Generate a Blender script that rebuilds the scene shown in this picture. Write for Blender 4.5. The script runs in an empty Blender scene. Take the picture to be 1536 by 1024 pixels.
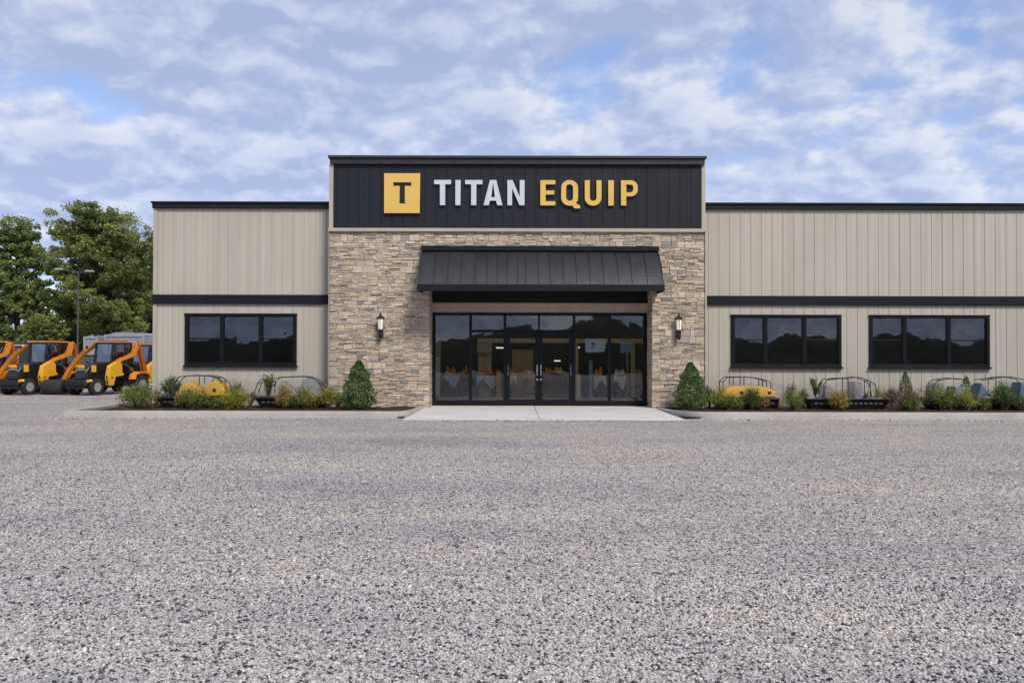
import bpy, bmesh, math, random
import numpy as np
from mathutils import Vector, Matrix

R = math.radians
S = bpy.context.scene
COL = S.collection
PI = math.pi

# ------------------------------------------------------------------ camera
F_PX, TILT, ROLL, EYE = 1290.0, math.atan(18 / 1290.0), R(0.13), 1.6
FWD = Vector((0, math.cos(TILT), math.sin(TILT)))
R0 = Vector((1, 0, 0)); U0 = Vector((0, -math.sin(TILT), math.cos(TILT)))
RIGHT = R0 * math.cos(ROLL) + U0 * math.sin(ROLL)
UP = U0 * math.cos(ROLL) - R0 * math.sin(ROLL)
cd = bpy.data.cameras.new('camera'); cam = bpy.data.objects.new('camera', cd); COL.objects.link(cam)
cam.matrix_world = Matrix(((RIGHT.x, UP.x, -FWD.x, 0), (RIGHT.y, UP.y, -FWD.y, 0), (RIGHT.z, UP.z, -FWD.z, EYE), (0, 0, 0, 1)))
cd.sensor_width = 36.0; cd.lens = F_PX / 1536 * 36; cd.clip_end = 2000; cd.clip_start = .05
S.camera = cam


def P(px, py, Y):
    """measured photo pixel -> the point of the plane y = Y it shows (used to take dimensions)"""
    d = RIGHT * ((px - 768) / F_PX) + UP * ((512 - py) / F_PX) + FWD
    t = Y / d.y
    return d.x * t, EYE + d.z * t


def X(px, Y, py=480): return P(px, py, Y)[0]
def Z(py, Y): return P(775, py, Y)[1]


# ------------------------------------------------------------------ mesh helpers
class MB:
    def __init__(s): s.v = []; s.f = []; s.mi = []

    def add(s, vs, fs, mi=0):
        n = len(s.v); s.v += [tuple(p) for p in vs]
        s.f += [tuple(i + n for i in f) for f in fs]; s.mi += [mi] * len(fs)
        return s

    def box(s, x0, x1, y0, y1, z0, z1, mi=0, M=None):
        vs = [Vector(p) for p in ((x0, y0, z0), (x1, y0, z0), (x1, y1, z0), (x0, y1, z0), (x0, y0, z1), (x1, y0, z1), (x1, y1, z1), (x0, y1, z1))]
        if M is not None: vs = [M @ p for p in vs]
        return s.add(vs, [(0, 3, 2, 1), (4, 5, 6, 7), (0, 1, 5, 4), (1, 2, 6, 5), (2, 3, 7, 6), (3, 0, 4, 7)], mi)

    def prism(s, poly, axis, a0, a1, mi=0):
        n = len(poly)
        def pt(p, a): return {'x': (a, p[0], p[1]), 'y': (p[0], a, p[1]), 'z': (p[0], p[1], a)}[axis]
        vs = [pt(p, a0) for p in poly] + [pt(p, a1) for p in poly]
        fs = [tuple(range(n)), tuple(range(2 * n - 1, n - 1, -1))] + [(i, (i + 1) % n, n + (i + 1) % n, n + i) for i in range(n)]
        return s.add(vs, fs, mi)

    def tube(s, pts, r, seg=8, mi=0):
        pts = [Vector(p) for p in pts]; n = len(pts)
        rs = r if isinstance(r, (list, tuple)) else [r] * n
        vs = []; prev = None
        for i, p in enumerate(pts):
            t = (pts[min(i + 1, n - 1)] - pts[max(i - 1, 0)]).normalized()
            a = prev if prev is not None else (Vector((0, 0, 1)) if abs(t.z) < .9 else Vector((1, 0, 0)))
            a = (a - t * a.dot(t))
            a = a.normalized() if a.length > 1e-6 else t.orthogonal().normalized()
            prev = a; b = t.cross(a)
            for k in range(seg):
                w = 2 * PI * k / seg
                vs.append(p + (a * math.cos(w) + b * math.sin(w)) * rs[i])
        fs = [(i * seg + k, i * seg + (k + 1) % seg, (i + 1) * seg + (k + 1) % seg, (i + 1) * seg + k) for i in range(n - 1) for k in range(seg)]
        fs += [tuple(range(seg - 1, -1, -1)), tuple((n - 1) * seg + k for k in range(seg))]
        return s.add(vs, fs, mi)

    def lathe(s, prof, c, axis='z', seg=20, mi=0, cap=True):
        n = len(prof); vs = []
        for (r, h) in prof:
            for k in range(seg):
                a = 2 * PI * k / seg; p, q = r * math.cos(a), r * math.sin(a)
                vs.append({'z': (c[0] + p, c[1] + q, c[2] + h), 'x': (c[0] + h, c[1] + p, c[2] + q), 'y': (c[0] + p, c[1] + h, c[2] + q)}[axis])
        fs = [(i * seg + k, i * seg + (k + 1) % seg, (i + 1) * seg + (k + 1) % seg, (i + 1) * seg + k) for i in range(n - 1) for k in range(seg)]
        if cap: fs += [tuple(range(seg - 1, -1, -1)), tuple((n - 1) * seg + k for k in range(seg))]
        return s.add(vs, fs, mi)

    def build(s, name, mat, parent=None, origin=(0, 0, 0), bevel=0, smooth=False, segs=2, fix=True):
        me = bpy.data.meshes.new(name)
        o_ = Vector(origin)
        me.from_pydata([tuple(Vector(p) - o_) for p in s.v], [], s.f)
        mats = mat if isinstance(mat, (list, tuple)) else [mat]
        for m in mats: me.materials.append(m)
        if len(mats) > 1: me.polygons.foreach_set('material_index', s.mi)
        if fix:
            bm = bmesh.new(); bm.from_mesh(me); bmesh.ops.recalc_face_normals(bm, faces=bm.faces[:]); bm.to_mesh(me); bm.free()
        if smooth:
            me.polygons.foreach_set('use_smooth', [True] * len(me.polygons))
            me.set_sharp_from_angle(angle=R(38))
        ob = bpy.data.objects.new(name, me); COL.objects.link(ob)
        if parent is not None: ob.parent = parent
        else: ob.location = o_
        if bevel:
            b = ob.modifiers.new('bevel', 'BEVEL'); b.width = bevel; b.segments = segs; b.limit_method = 'ANGLE'; b.angle_limit = R(35)
        return ob


def np_mesh(name, V, F, mat, parent=None, smooth=False, loc=None):
    me = bpy.data.meshes.new(name)
    V = np.ascontiguousarray(V, dtype=np.float32); F = np.ascontiguousarray(F, dtype=np.int32)
    k = F.shape[1]; n = F.shape[0]
    me.vertices.add(len(V)); me.vertices.foreach_set('co', V.ravel())
    me.loops.add(n * k); me.loops.foreach_set('vertex_index', F.ravel())
    me.polygons.add(n); me.polygons.foreach_set('loop_start', np.arange(0, n * k, k, dtype=np.int32))
    if smooth: me.polygons.foreach_set('use_smooth', np.ones(n, dtype=bool))
    me.update(calc_edges=True)
    me.materials.append(mat)
    ob = bpy.data.objects.new(name, me); COL.objects.link(ob)
    if parent is not None: ob.parent = parent
    if loc is not None: ob.location = loc
    return ob


def tag(o, label=None, cat=None, group=None, kind=None):
    if label: o['label'] = label
    if cat: o['category'] = cat
    if group: o['group'] = group
    if kind: o['kind'] = kind
    return o


def thing(name, label, cat, loc=(0, 0, 0), rotz=0, group=None):
    o = bpy.data.objects.new(name, None); COL.objects.link(o)
    o.location = loc; o.rotation_euler = (0, 0, rotz); o.empty_display_size = .2
    return tag(o, label, cat, group)


def dup(root, loc, rotz, label, scale=1.0):
    r = root.copy(); COL.objects.link(r); r.location = loc; r.rotation_euler = (0, 0, rotz); r.scale = (scale,) * 3; r['label'] = label
    for ch in list(root.children):
        c = ch.copy(); COL.objects.link(c); c.parent = r
        for g in list(ch.children):
            d = g.copy(); COL.objects.link(d); d.parent = c
    return r


# ------------------------------------------------------------------ materials
class NT:
    def __init__(s, name):
        s.m = bpy.data.materials.new(name); s.m.use_nodes = True
        s.t = s.m.node_tree; s.t.nodes.clear()
        s.out = s.n('ShaderNodeOutputMaterial')

    def n(s, ty, **kw):
        nd = s.t.nodes.new(ty)
        for k, v in kw.items():
            if k.startswith('i_'): nd.inputs[k[2:].replace('_', ' ')].default_value = v
            else: setattr(nd, k, v)
        return nd

    def l(s, a, b): s.t.links.new(a, b); return s

    def pos(s, scale=(1, 1, 1), obj=False):
        src = s.n('ShaderNodeTexCoord').outputs['Object'] if obj else s.n('ShaderNodeNewGeometry').outputs['Position']
        m = s.n('ShaderNodeMapping'); m.inputs['Scale'].default_value = scale
        s.l(src, m.inputs['Vector']); return m.outputs['Vector']

    def noise(s, vec, scale, detail=4, rough=.55):
        nd = s.n('ShaderNodeTexNoise'); nd.inputs['Scale'].default_value = scale; nd.inputs['Detail'].default_value = detail; nd.inputs['Roughness'].default_value = rough
        if vec is not None: s.l(vec, nd.inputs['Vector'])
        return nd.outputs['Fac']

    def ramp(s, fac, stops, interp='LINEAR'):
        r = s.n('ShaderNodeValToRGB'); cr = r.color_ramp; cr.interpolation = interp
        while len(cr.elements) < len(stops): cr.elements.new(.5)
        for e, (p, c) in zip(cr.elements, stops):
            e.position = p; e.color = (*c, 1) if len(c) == 3 else c
        s.l(fac, r.inputs['Fac']); return r.outputs['Color']

    def mix(s, fac, a, b, mode='MIX'):
        m = s.n('ShaderNodeMix', data_type='RGBA', blend_type=mode)
        for sock, v in ((m.inputs[0], fac), (m.inputs[6], a), (m.inputs[7], b)):
            if hasattr(v, 'default_value'): s.l(v, sock)
            else: sock.default_value = (*v, 1) if isinstance(v, tuple) else v
        return m.outputs[2]

    def math(s, op, a, b=None, c=None, clamp=False):
        m = s.n('ShaderNodeMath', operation=op, use_clamp=clamp)
        for i, v in enumerate((a, b, c)):
            if v is None: continue
            if hasattr(v, 'default_value'): s.l(v, m.inputs[i])
            else: m.inputs[i].default_value = v
        return m.outputs[0]

    def maprange(s, v, a, b, c=0, d=1, smooth=True):
        m = s.n('ShaderNodeMapRange', interpolation_type='SMOOTHSTEP' if smooth else 'LINEAR')
        s.l(v, m.inputs[0]); m.inputs[1].default_value = a; m.inputs[2].default_value = b; m.inputs[3].default_value = c; m.inputs[4].default_value = d
        return m.outputs[0]

    def bump(s, h, strength=.3, dist=.01, normal=None):
        b = s.n('ShaderNodeBump'); b.inputs['Strength'].default_value = strength; b.inputs['Distance'].default_value = dist
        s.l(h, b.inputs['Height'])
        if normal is not None: s.l(normal, b.inputs['Normal'])
        return b.outputs['Normal']

    def bsdf(s, color, rough=.6, metal=0, normal=None, spec=None, coat=0, emit=None, emit_s=0):
        p = s.n('ShaderNodeBsdfPrincipled')
        for k, v in (('Base Color', color), ('Roughness', rough), ('Metallic', metal)):
            if hasattr(v, 'default_value'): s.l(v, p.inputs[k])
            else: p.inputs[k].default_value = (*v, 1) if isinstance(v, tuple) else v
        if normal is not None: s.l(normal, p.inputs['Normal'])
        if spec is not None: p.inputs['Specular IOR Level'].default_value = spec
        if coat: p.inputs['Coat Weight'].default_value = coat; p.inputs['Coat Roughness'].default_value = .08
        if emit: p.inputs['Emission Color'].default_value = (*emit, 1); p.inputs['Emission Strength'].default_value = emit_s
        s.l(p.outputs[0], s.out.inputs['Surface']); return p


def sc(c, k): return tuple(x * k for x in c)


def simple(name, c, rough=.6, metal=0, var=.18, scale=3.0, bump=.1, fine=60, spec=None, coat=0, stretch=(1, 1, 1), emit=None, emit_s=0, obj=True):
    t = NT(name); v = t.pos(stretch, obj)
    n = t.noise(v, scale, 6, .6)
    colr = t.ramp(n, [(.25, sc(c, 1 - var)), (.75, sc(c, 1 + var))])
    rr = t.maprange(t.noise(v, scale * 2.3, 4), .3, .7, max(.03, rough - .1), min(1, rough + .1))
    nm = t.bump(t.noise(v, fine, 3), bump, .004) if bump else None
    t.bsdf(colr, rr, metal, nm, spec, coat, emit, emit_s)
    return t.m


M = {}
M['black_trim'] = simple('black_trim', (.0095, .0105, .0135), .5, 0, .25, 2, .06, spec=.22)
M['charcoal'] = simple('charcoal', (.017, .0168, .0205), .48, 0, .2, 1.5, .08, 40, stretch=(1, 1, .15))
M['sign_panel'] = simple('sign_panel', (.013, .014, .019), .5, 0, .2, 5, .1, 30, stretch=(2, 1, .06), obj=False, spec=.3)
M['beige_trim'] = simple('beige_trim', (.42, .37, .30), .6, 0, .1, 2, .05)
M['tan_panel'] = simple('tan_panel', (.46, .37, .28), .65, 0, .1, 2, .05)
M['white_letter'] = simple('white_letter', (.58, .59, .64), .4, 0, .04, 2, .03)
M['gold'] = simple('gold', (.72, .46, .10), .42, .0, .06, 2, .03, 90)
M['letter_side'] = M['gold']
M['frame'] = simple('frame_metal', (.006, .0065, .009), .45, 0, .2, 2, .04, spec=.2)
M['steel'] = simple('steel', (.5, .5, .52), .3, .9, .1, 4, .03)
M['lamp_black'] = simple('lamp_black', (.012, .012, .013), .5, 0, .2, 8, .15, 80)
M['lamp_glass'] = simple('lamp_glass', (.78, .72, .6), .35, 0, .06, 6, .04, emit=(1, .86, .62), emit_s=.22)
M['bark'] = simple('bark', (.05, .042, .034), .9, 0, .4, 4, .6, 14, stretch=(3, 3, .6))
M['twig'] = simple('twig', (.07, .045, .03), .85, 0, .4, 20, .2)
M['stem_orange'] = simple('stem_orange', (.42, .15, .04), .7, 0, .3, 20, .2)
M['orange'] = simple('machine_orange', (.76, .27, .016), .4, 0, .12, 3, .04, 40, coat=.3)
M['yellow'] = simple('machine_yellow', (.78, .40, .02), .4, 0, .1, 3, .04, 40, coat=.3)
M['redorange'] = simple('machine_rust_orange', (.42, .10, .012), .5, 0, .2, 3, .05, 40)
M['machine_black'] = simple('machine_black', (.013, .014, .017), .42, 0, .3, 4, .1)
M['rubber'] = simple('rubber', (.02, .02, .022), .85, 0, .35, 8, .3, 40)
M['rim'] = simple('rim_grey', (.34, .33, .32), .5, .1, .2, 8, .05)
M['seat_dark'] = simple('seat_dark', (.04, .04, .045), .8)
M['hood_yellow'] = simple('hood_yellow', (.52, .28, .025), .45, 0, .14, 4, .05, coat=.2)
M['hood_grey'] = simple('hood_grey', (.16, .16, .19), .5, 0, .15, 4, .05)
M['hood_blue'] = simple('hood_blue', (.10, .13, .19), .45, 0, .15, 4, .05)
M['car_silver'] = simple('car_silver', (.42, .43, .46), .3, .4, .06, 3, .02, coat=.6)
M['car_dark'] = simple('car_dark', (.04, .05, .08), .3, .3, .1, 3, .02, coat=.6)
M['van_white'] = simple('van_white', (.6, .6, .62), .35, 0, .06, 3, .02, coat=.4)
M['container'] = simple('container_grey', (.30, .31, .34), .6, .1, .22, 2, .1, stretch=(2, 2, .3))
M['pole'] = simple('pole_metal', (.10, .10, .11), .5, .5, .2, 3, .05)
M['lamp_head'] = simple('lamp_head', (.33, .34, .34), .4, 0, .1, 3, .03)
M['roof_membrane'] = simple('roof_membrane', (.3, .3, .3), .9)
M['mortar'] = simple('mortar', (.30, .25, .20), .95, 0, .25, 8, .4, 40)
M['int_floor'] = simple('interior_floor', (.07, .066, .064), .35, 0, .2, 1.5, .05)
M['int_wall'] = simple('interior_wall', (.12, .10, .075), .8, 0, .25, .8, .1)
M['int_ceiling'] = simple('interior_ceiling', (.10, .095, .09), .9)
M['int_wood'] = simple('interior_wood', (.60, .44, .26), .6, 0, .25, 2, .1, stretch=(4, 4, .5))
M['int_dark'] = simple('interior_dark', (.02, .02, .022), .7)
M['cloth_blue'] = simple('cloth_pale_blue', (.62, .70, .84), .9, 0, .2, 6, .2, 20)
M['cloth_white'] = simple('cloth_white', (.85, .84, .82), .9, 0, .12, 6, .2, 20)
M['blue'] = simple('banner_blue', (.22, .36, .58), .6, 0, .15, 4)
M['goods_orange'] = simple('goods_orange', (.8, .32, .06), .5, 0, .3, 9)
M['paper'] = simple('paper', (.75, .75, .76), .8, 0, .05, 6, .05)
M['ink'] = simple('ink', (.03, .03, .04), .8)
M['lit_panel'] = simple('lit_panel', (.8, .8, .8), .5, emit=(1, .97, .92), emit_s=1.0)
M['clear_cover'] = None
M['hill'] = simple('hill_green', (.025, .032, .015), 1, 0, .5, .12, .6, .8, obj=False)


def leaf_mat(name, stops, transl=.35, clump=1.2, var=.45):
    t = NT(name)
    g = t.n('ShaderNodeNewGeometry')
    n = t.noise(t.pos((1, 1, 1)), clump, 3)
    f = t.math('ADD', t.math('MULTIPLY', g.outputs['Random Per Island'], var), t.math('MULTIPLY', t.maprange(n, .3, .7), 1 - var))
    c = t.ramp(f, stops)
    p = t.n('ShaderNodeBsdfPrincipled'); t.l(c, p.inputs['Base Color']); p.inputs['Roughness'].default_value = .5
    p.inputs['Specular IOR Level'].default_value = .3
    tr = t.n('ShaderNodeBsdfTranslucent'); t.l(t.mix(.5, c, (.20, .22, .04)), tr.inputs['Color'])
    mx = t.n('ShaderNodeMixShader'); mx.inputs[0].default_value = transl
    t.l(p.outputs[0], mx.inputs[1]); t.l(tr.outputs[0], mx.inputs[2]); t.l(mx.outputs[0], t.out.inputs['Surface'])
    return t.m


M['leaf_tree'] = leaf_mat('leaf_tree', [(0, (0.098, 0.130, 0.048)), (.5, (0.237, 0.287, 0.088)), (1, (0.484, 0.470, 0.139))], clump=.5)
M['leaf_tree_olive'] = leaf_mat('leaf_tree_olive', [(0, (0.092, 0.134, 0.051)), (.5, (0.224, 0.285, 0.098)), (1, (0.394, 0.451, 0.166))], clump=.5)
M['leaf_dark'] = leaf_mat('leaf_dark', [(0, (0.034, 0.058, 0.020)), (.6, (0.080, 0.131, 0.042)), (1, (0.161, 0.224, 0.064))], clump=.6)
M['leaf_conifer'] = leaf_mat('leaf_conifer', [(0, (0.032, 0.069, 0.023)), (.5, (0.078, 0.148, 0.040)), (1, (0.266, 0.342, 0.081))], .2, 5)
M['leaf_yellow'] = leaf_mat('leaf_yellow', [(0, (0.124, 0.150, 0.028)), (.5, (0.310, 0.323, 0.057)), (1, (0.621, 0.564, 0.133))], .3, 6)
M['leaf_green'] = leaf_mat('leaf_green', [(0, (0.062, 0.101, 0.028)), (.5, (0.186, 0.242, 0.057)), (1, (0.455, 0.484, 0.133))], .3, 6)
M['leaf_autumn'] = leaf_mat('leaf_autumn', [(0, (0.174, 0.113, 0.035)), (.5, (0.425, 0.320, 0.070)), (1, (0.657, 0.451, 0.124))], .3, 6)
M['leaf_deep'] = leaf_mat('leaf_deep', [(0, (0.031, 0.068, 0.024)), (.6, (0.098, 0.159, 0.040)), (1, (0.259, 0.340, 0.099))], .25, 6)
M['leaf_bronze'] = leaf_mat('leaf_bronze', [(0, (0.070, 0.042, 0.028)), (.6, (0.182, 0.112, 0.070)), (1, (0.308, 0.196, 0.126))], .2, 6)


def glass_mat(name, tint=(.80, .82, .82), refl=1.0, wob=.02, ior=1.95):
    t = NT(name)
    v = t.pos((1, 1, 1))
    nm = t.bump(t.noise(v, 1.1, 2), wob, .25)
    fr = t.n('ShaderNodeFresnel'); fr.inputs['IOR'].default_value = ior
    t.l(nm, fr.inputs['Normal'])
    gl = t.n('ShaderNodeBsdfGlossy'); gl.inputs['Roughness'].default_value = .015; t.l(nm, gl.inputs['Normal'])
    gl.inputs['Color'].default_value = (.88 * refl, .93 * refl, 1.0 * refl, 1)
    tp = t.n('ShaderNodeBsdfTransparent'); tp.inputs['Color'].default_value = (*tint, 1)
    mx = t.n('ShaderNodeMixShader'); t.l(fr.outputs[0], mx.inputs[0]); t.l(tp.outputs[0], mx.inputs[1]); t.l(gl.outputs[0], mx.inputs[2])
    t.l(mx.outputs[0], t.out.inputs['Surface'])
    return t.m


M['glass'] = glass_mat('window_glass')
def clear_mat():
    t = NT('clear_cover'); n = t.noise(t.pos((1, 1, 1)), 7, 4)
    d = t.bsdf(t.ramp(n, [(.3, (.22, .215, .235)), (.7, (.33, .32, .345))]), .35, 0, None, .4)
    tp = t.n('ShaderNodeBsdfTransparent'); tp.inputs['Color'].default_value = (.9, .9, .93, 1); mx = t.n('ShaderNodeMixShader'); mx.inputs[0].default_value = .42
    t.l(tp.outputs[0], mx.inputs[1]); t.l(d.outputs[0], mx.inputs[2]); t.l(mx.outputs[0], t.out.inputs['Surface']); return t.m


M['clear_cover'] = clear_mat()
M['cab_glass'] = glass_mat('cab_glass', (.45, .52, .6), 1.0, .01, 2.8)


def stone_mat():
    t = NT('ledge_stone')
    g = t.n('ShaderNodeNewGeometry'); r = g.outputs['Random Per Island']
    c = t.ramp(r, [(0, (.56, .475, .375)), (.14, (.49, .41, .32)), (.28, (.42, .365, .30)), (.40, (.62, .545, .45)), (.54, (.47, .385, .29)), (.66, (.54, .48, .41)),
                   (.78, (.34, .305, .275)), (.87, (.21, .205, .21)), (.91, (.46, .43, .395)), (.97, (.26, .25, .245))], 'CONSTANT')
    v = t.pos((1, 1, 2.6))
    n1 = t.noise(v, 5, 6, .62); n2 = t.noise(t.pos((1, 1, 1.8)), 26, 6, .7)
    c = t.mix(1.0, c, t.ramp(n1, [(.25, (.70, .68, .67)), (.5, (.98, .97, .95)), (.75, (1.2, 1.17, 1.10))]), 'MULTIPLY')
    c = t.mix(1.0, c, t.ramp(n2, [(.25, (.62, .61, .62)), (.5, (1, .99, .98)), (.78, (1.3, 1.27, 1.22))]), 'MULTIPLY')
    c = t.mix(.14, c, (.50, .43, .35)); c = t.mix(1.0, c, (1.03, .995, .965), 'MULTIPLY')
    b = t.bump(n2, .8, .012)
    t.bsdf(c, .88, 0, b, .25); return t.m


def wall_mat():
    t = NT('wing_siding')
    v = t.pos((1, 1, 1))
    sep = t.n('ShaderNodeSeparateXYZ'); t.l(t.n('ShaderNodeNewGeometry').outputs['Position'], sep.inputs[0])
    big = t.noise(t.pos((.5, 1, .25)), 1.3, 5, .6)
    streak = t.noise(t.pos((22, 1, .12)), 1.0, 4, .6)
    c = t.ramp(big, [(.25, (.428, .388, .322)), (.75, (.498, .455, .384))])
    c = t.mix(1.0, c, t.ramp(streak, [(.3, (.86, .86, .86)), (.7, (1.09, 1.08, 1.06))]), 'MULTIPLY')
    # faint washed stone courses low on the wall
    bv = t.n('ShaderNodeCombineXYZ'); t.l(sep.outputs['X'], bv.inputs['X']); t.l(sep.outputs['Z'], bv.inputs['Y'])
    br = t.n('ShaderNodeTexBrick'); t.l(bv.outputs[0], br.inputs['Vector'])
    br.inputs['Scale'].default_value = 1; br.inputs['Brick Width'].default_value = .31; br.inputs['Row Height'].default_value = .075; br.inputs['Mortar Size'].default_value = .008
    br.inputs['Color1'].default_value = (.44, .40, .36, 1); br.inputs['Color2'].default_value = (.24, .215, .20, 1); br.inputs['Mortar'].default_value = (.15, .13, .12, 1)
    br.offset = .43; br.squash = 1.4
    br.squash_frequency = 3
    edge = t.math('ADD', sep.outputs['Z'], t.math('MULTIPLY', t.noise(t.pos((1.2, 1, 3)), 1.6, 4), -.9))
    mask = t.maprange(edge, -.05, .5, .55, 0)
    c2 = t.mix(mask, c, br.outputs['Color'])
    # fine vertical pencil ribs of the panels
    w = t.math('SINE', t.math('MULTIPLY', sep.outputs['X'], 2 * PI / .0542))
    nm = t.bump(t.math('MULTIPLY', w, .5), .10, .012)
    t.bsdf(c2, .55, 0, nm, .35); return t.m


def ground_mat(name='gravel_ground'):
    t = NT(name)
    v = t.pos((1, 1, 1))
    # warp so the cells are not a clean lattice
    vo = t.n('ShaderNodeTexVoronoi'); vo.inputs['Scale'].default_value = 54; t.l(v, vo.inputs['Vector'])
    sepc = t.n('ShaderNodeSeparateColor'); t.l(vo.outputs['Color'], sepc.inputs[0])
    c = t.ramp(sepc.outputs[0], [(0, (.05, .052, .06)), (.13, (.09, .09, .10)), (.20, (.30, .285, .28)), (.5, (.45, .42, .40)), (.8, (.54, .50, .47)), (1, (.66, .62, .58))])
    crev = t.maprange(vo.outputs['Distance'], .35, .75, 1, .55)
    c = t.mix(1.0, c, crev, 'MULTIPLY')
    c = t.mix(1.0, c, (1.14, 1.105, 1.06), 'MULTIPLY')
    med = t.noise(t.pos((.55, 1.6, 1)), 5.5, 6, .65)
    big = t.noise(t.pos((.16, .55, 1)), 1.0, 6, .62)
    c = t.mix(1.0, c, t.ramp(big, [(.30, (.74, .755, .80)), (.5, (1.0, .99, .985)), (.68, (1.18, 1.105, 1.02))]), 'MULTIPLY')
    c = t.mix(1.0, c, t.ramp(med, [(.28, (.80, .81, .84)), (.5, (1, 1, 1)), (.72, (1.16, 1.12, 1.07))]), 'MULTIPLY')
    clump = t.noise(t.pos((.45, 1.15, 1)), 17, 4, .75)
    c = t.mix(1.0, c, t.ramp(clump, [(.30, (.56, .57, .61)), (.45, (.98, .98, .98)), (.72, (1.16, 1.14, 1.11))]), 'MULTIPLY')
    sp = t.noise(v, 130, 3, .7)
    c = t.mix(1.0, c, t.ramp(sp, [(.3, (.75, .75, .77)), (.7, (1.2, 1.19, 1.17))]), 'MULTIPLY')
    h = t.math('SUBTRACT', 1.0, vo.outputs['Distance'])
    h = t.math('ADD', h, t.math('MULTIPLY', sepc.outputs[1], .5))
    n0 = t.bump(h, .75, .011)
    n1 = t.bump(med, .25, .05, n0)
    t.bsdf(c, .9, 0, n1, .2); return t.m


def pebble_mat():
    t = NT('pebble')
    g = t.n('ShaderNodeNewGeometry')
    c = t.ramp(g.outputs['Random Per Island'], [(0, (.035, .037, .045)), (.11, (.07, .072, .082)), (.17, (.26, .25, .25)), (.32, (.39, .375, .365)), (.65, (.485, .46, .437)), (.9, (.56, .52, .485)), (1, (.73, .69, .65))])
    big = t.noise(t.pos((.16, .55, 1)), 1.0, 6, .62)
    c = t.mix(1.0, c, t.ramp(big, [(.30, (.74, .755, .80)), (.5, (1.0, .99, .985)), (.68, (1.18, 1.105, 1.02))]), 'MULTIPLY')
    n = t.noise(t.pos((1, 1, 1)), 160, 3)
    c = t.mix(1.0, c, t.ramp(n, [(.3, (.8, .8, .8)), (.7, (1.15, 1.15, 1.15))]), 'MULTIPLY')
    t.bsdf(c, .85, 0, None, .25); return t.m


def concrete_mat(name, c, streak=.1):
    t = NT(name); v = t.pos((1, 1, 1))
    a = t.noise(t.pos((.6, 2.0, 1)), 1.2, 7, .65); b = t.noise(v, 30, 5, .7)
    cc = t.ramp(a, [(.25, sc(c, .78)), (.5, c), (.75, sc(c, 1.14))])
    cc = t.mix(1.0, cc, t.ramp(b, [(.25, (.8, .8, .8)), (.75, (1.13, 1.13, 1.13))]), 'MULTIPLY')
    t.bsdf(cc, .88, 0, t.bump(b, .3, .006), .2); return t.m


def mulch_mat():
    t = NT('mulch')
    vo = t.n('ShaderNodeTexVoronoi'); vo.inputs['Scale'].default_value = 32; t.l(t.pos((.5, 1, 1)), vo.inputs['Vector'])
    s3 = t.n('ShaderNodeSeparateColor'); t.l(vo.outputs['Color'], s3.inputs[0])
    c = t.ramp(s3.outputs[0], [(0, (.018, .012, .009)), (.5, (.055, .033, .022)), (1, (.13, .08, .05))])
    t.bsdf(c, .95, 0, t.bump(vo.outputs['Distance'], 1, .03), .1); return t.m


M['stone'] = stone_mat(); M['siding'] = wall_mat(); M['ground'] = ground_mat(); M['pebble'] = pebble_mat()
M['kerb'] = concrete_mat('kerb_concrete', (.42, .39, .35)); M['slab'] = concrete_mat('slab_concrete', (.62, .58, .54)); M['mulch'] = mulch_mat()

# ------------------------------------------------------------------ sky and sun
SUN_EL, SUN_AZ = R(46), R(28)          # azimuth measured from the facade normal towards +x
sun_dir = Vector((math.sin(SUN_AZ) * math.cos(SUN_EL), -math.cos(SUN_AZ) * math.cos(SUN_EL), math.sin(SUN_EL)))
w = bpy.data.worlds.new('World'); S.world = w; w.use_nodes = True
wt = w.node_tree; wt.nodes.clear()
WN = NT.__new__(NT); WN.t = wt
out = wt.nodes.new('ShaderNodeOutputWorld')
sky = wt.nodes.new('ShaderNodeTexSky'); sky.sky_type = 'NISHITA'; sky.sun_disc = False
sky.sun_elevation = SUN_EL; sky.sun_rotation = math.atan2(sun_dir.x, sun_dir.y)
sky.air_density = 1.0; sky.dust_density = .6; sky.ozone_density = 1.6
b1 = wt.nodes.new('ShaderNodeBackground'); b1.inputs['Strength'].default_value = .15
wt.links.new(WN.mix(1.0, sky.outputs[0], (1.0, 1.08, 1.30), 'MULTIPLY'), b1.inputs['Color'])
tc = wt.nodes.new('ShaderNodeTexCoord')
sp = wt.nodes.new('ShaderNodeSeparateXYZ'); wt.links.new(tc.outputs['Generated'], sp.inputs[0])
zc = WN.math('ADD', WN.math('MAXIMUM', sp.outputs['Z'], 0.0), .36)
cu = WN.math('DIVIDE', sp.outputs['X'], zc); cv = WN.math('DIVIDE', sp.outputs['Y'], zc)
cp = wt.nodes.new('ShaderNodeCombineXYZ'); wt.links.new(cu, cp.inputs[0]); wt.links.new(cv, cp.inputs[1]); cp.inputs[2].default_value = 3.7


def dens(off):
    ad = wt.nodes.new('ShaderNodeVectorMath'); ad.operation = 'ADD'; wt.links.new(cp.outputs[0], ad.inputs[0]); ad.inputs[1].default_value = off
    wrp = wt.nodes.new('ShaderNodeTexNoise'); wrp.inputs['Scale'].default_value = 3.4; wrp.inputs['Detail'].default_value = 3; wt.links.new(ad.outputs[0], wrp.inputs['Vector'])
    ms = wt.nodes.new('ShaderNodeVectorMath'); ms.operation = 'MULTIPLY_ADD'; wt.links.new(wrp.outputs['Color'], ms.inputs[0]); ms.inputs[1].default_value = (.10, .10, .10); wt.links.new(ad.outputs[0], ms.inputs[2])
    a = WN.noise(ms.outputs[0], 5.2, 9, .56)
    b = WN.noise(ad.outputs[0], 2.3, 2, .5)
    return WN.math('ADD', WN.math('MULTIPLY', a, .72), WN.math('MULTIPLY', b, .42))


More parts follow.
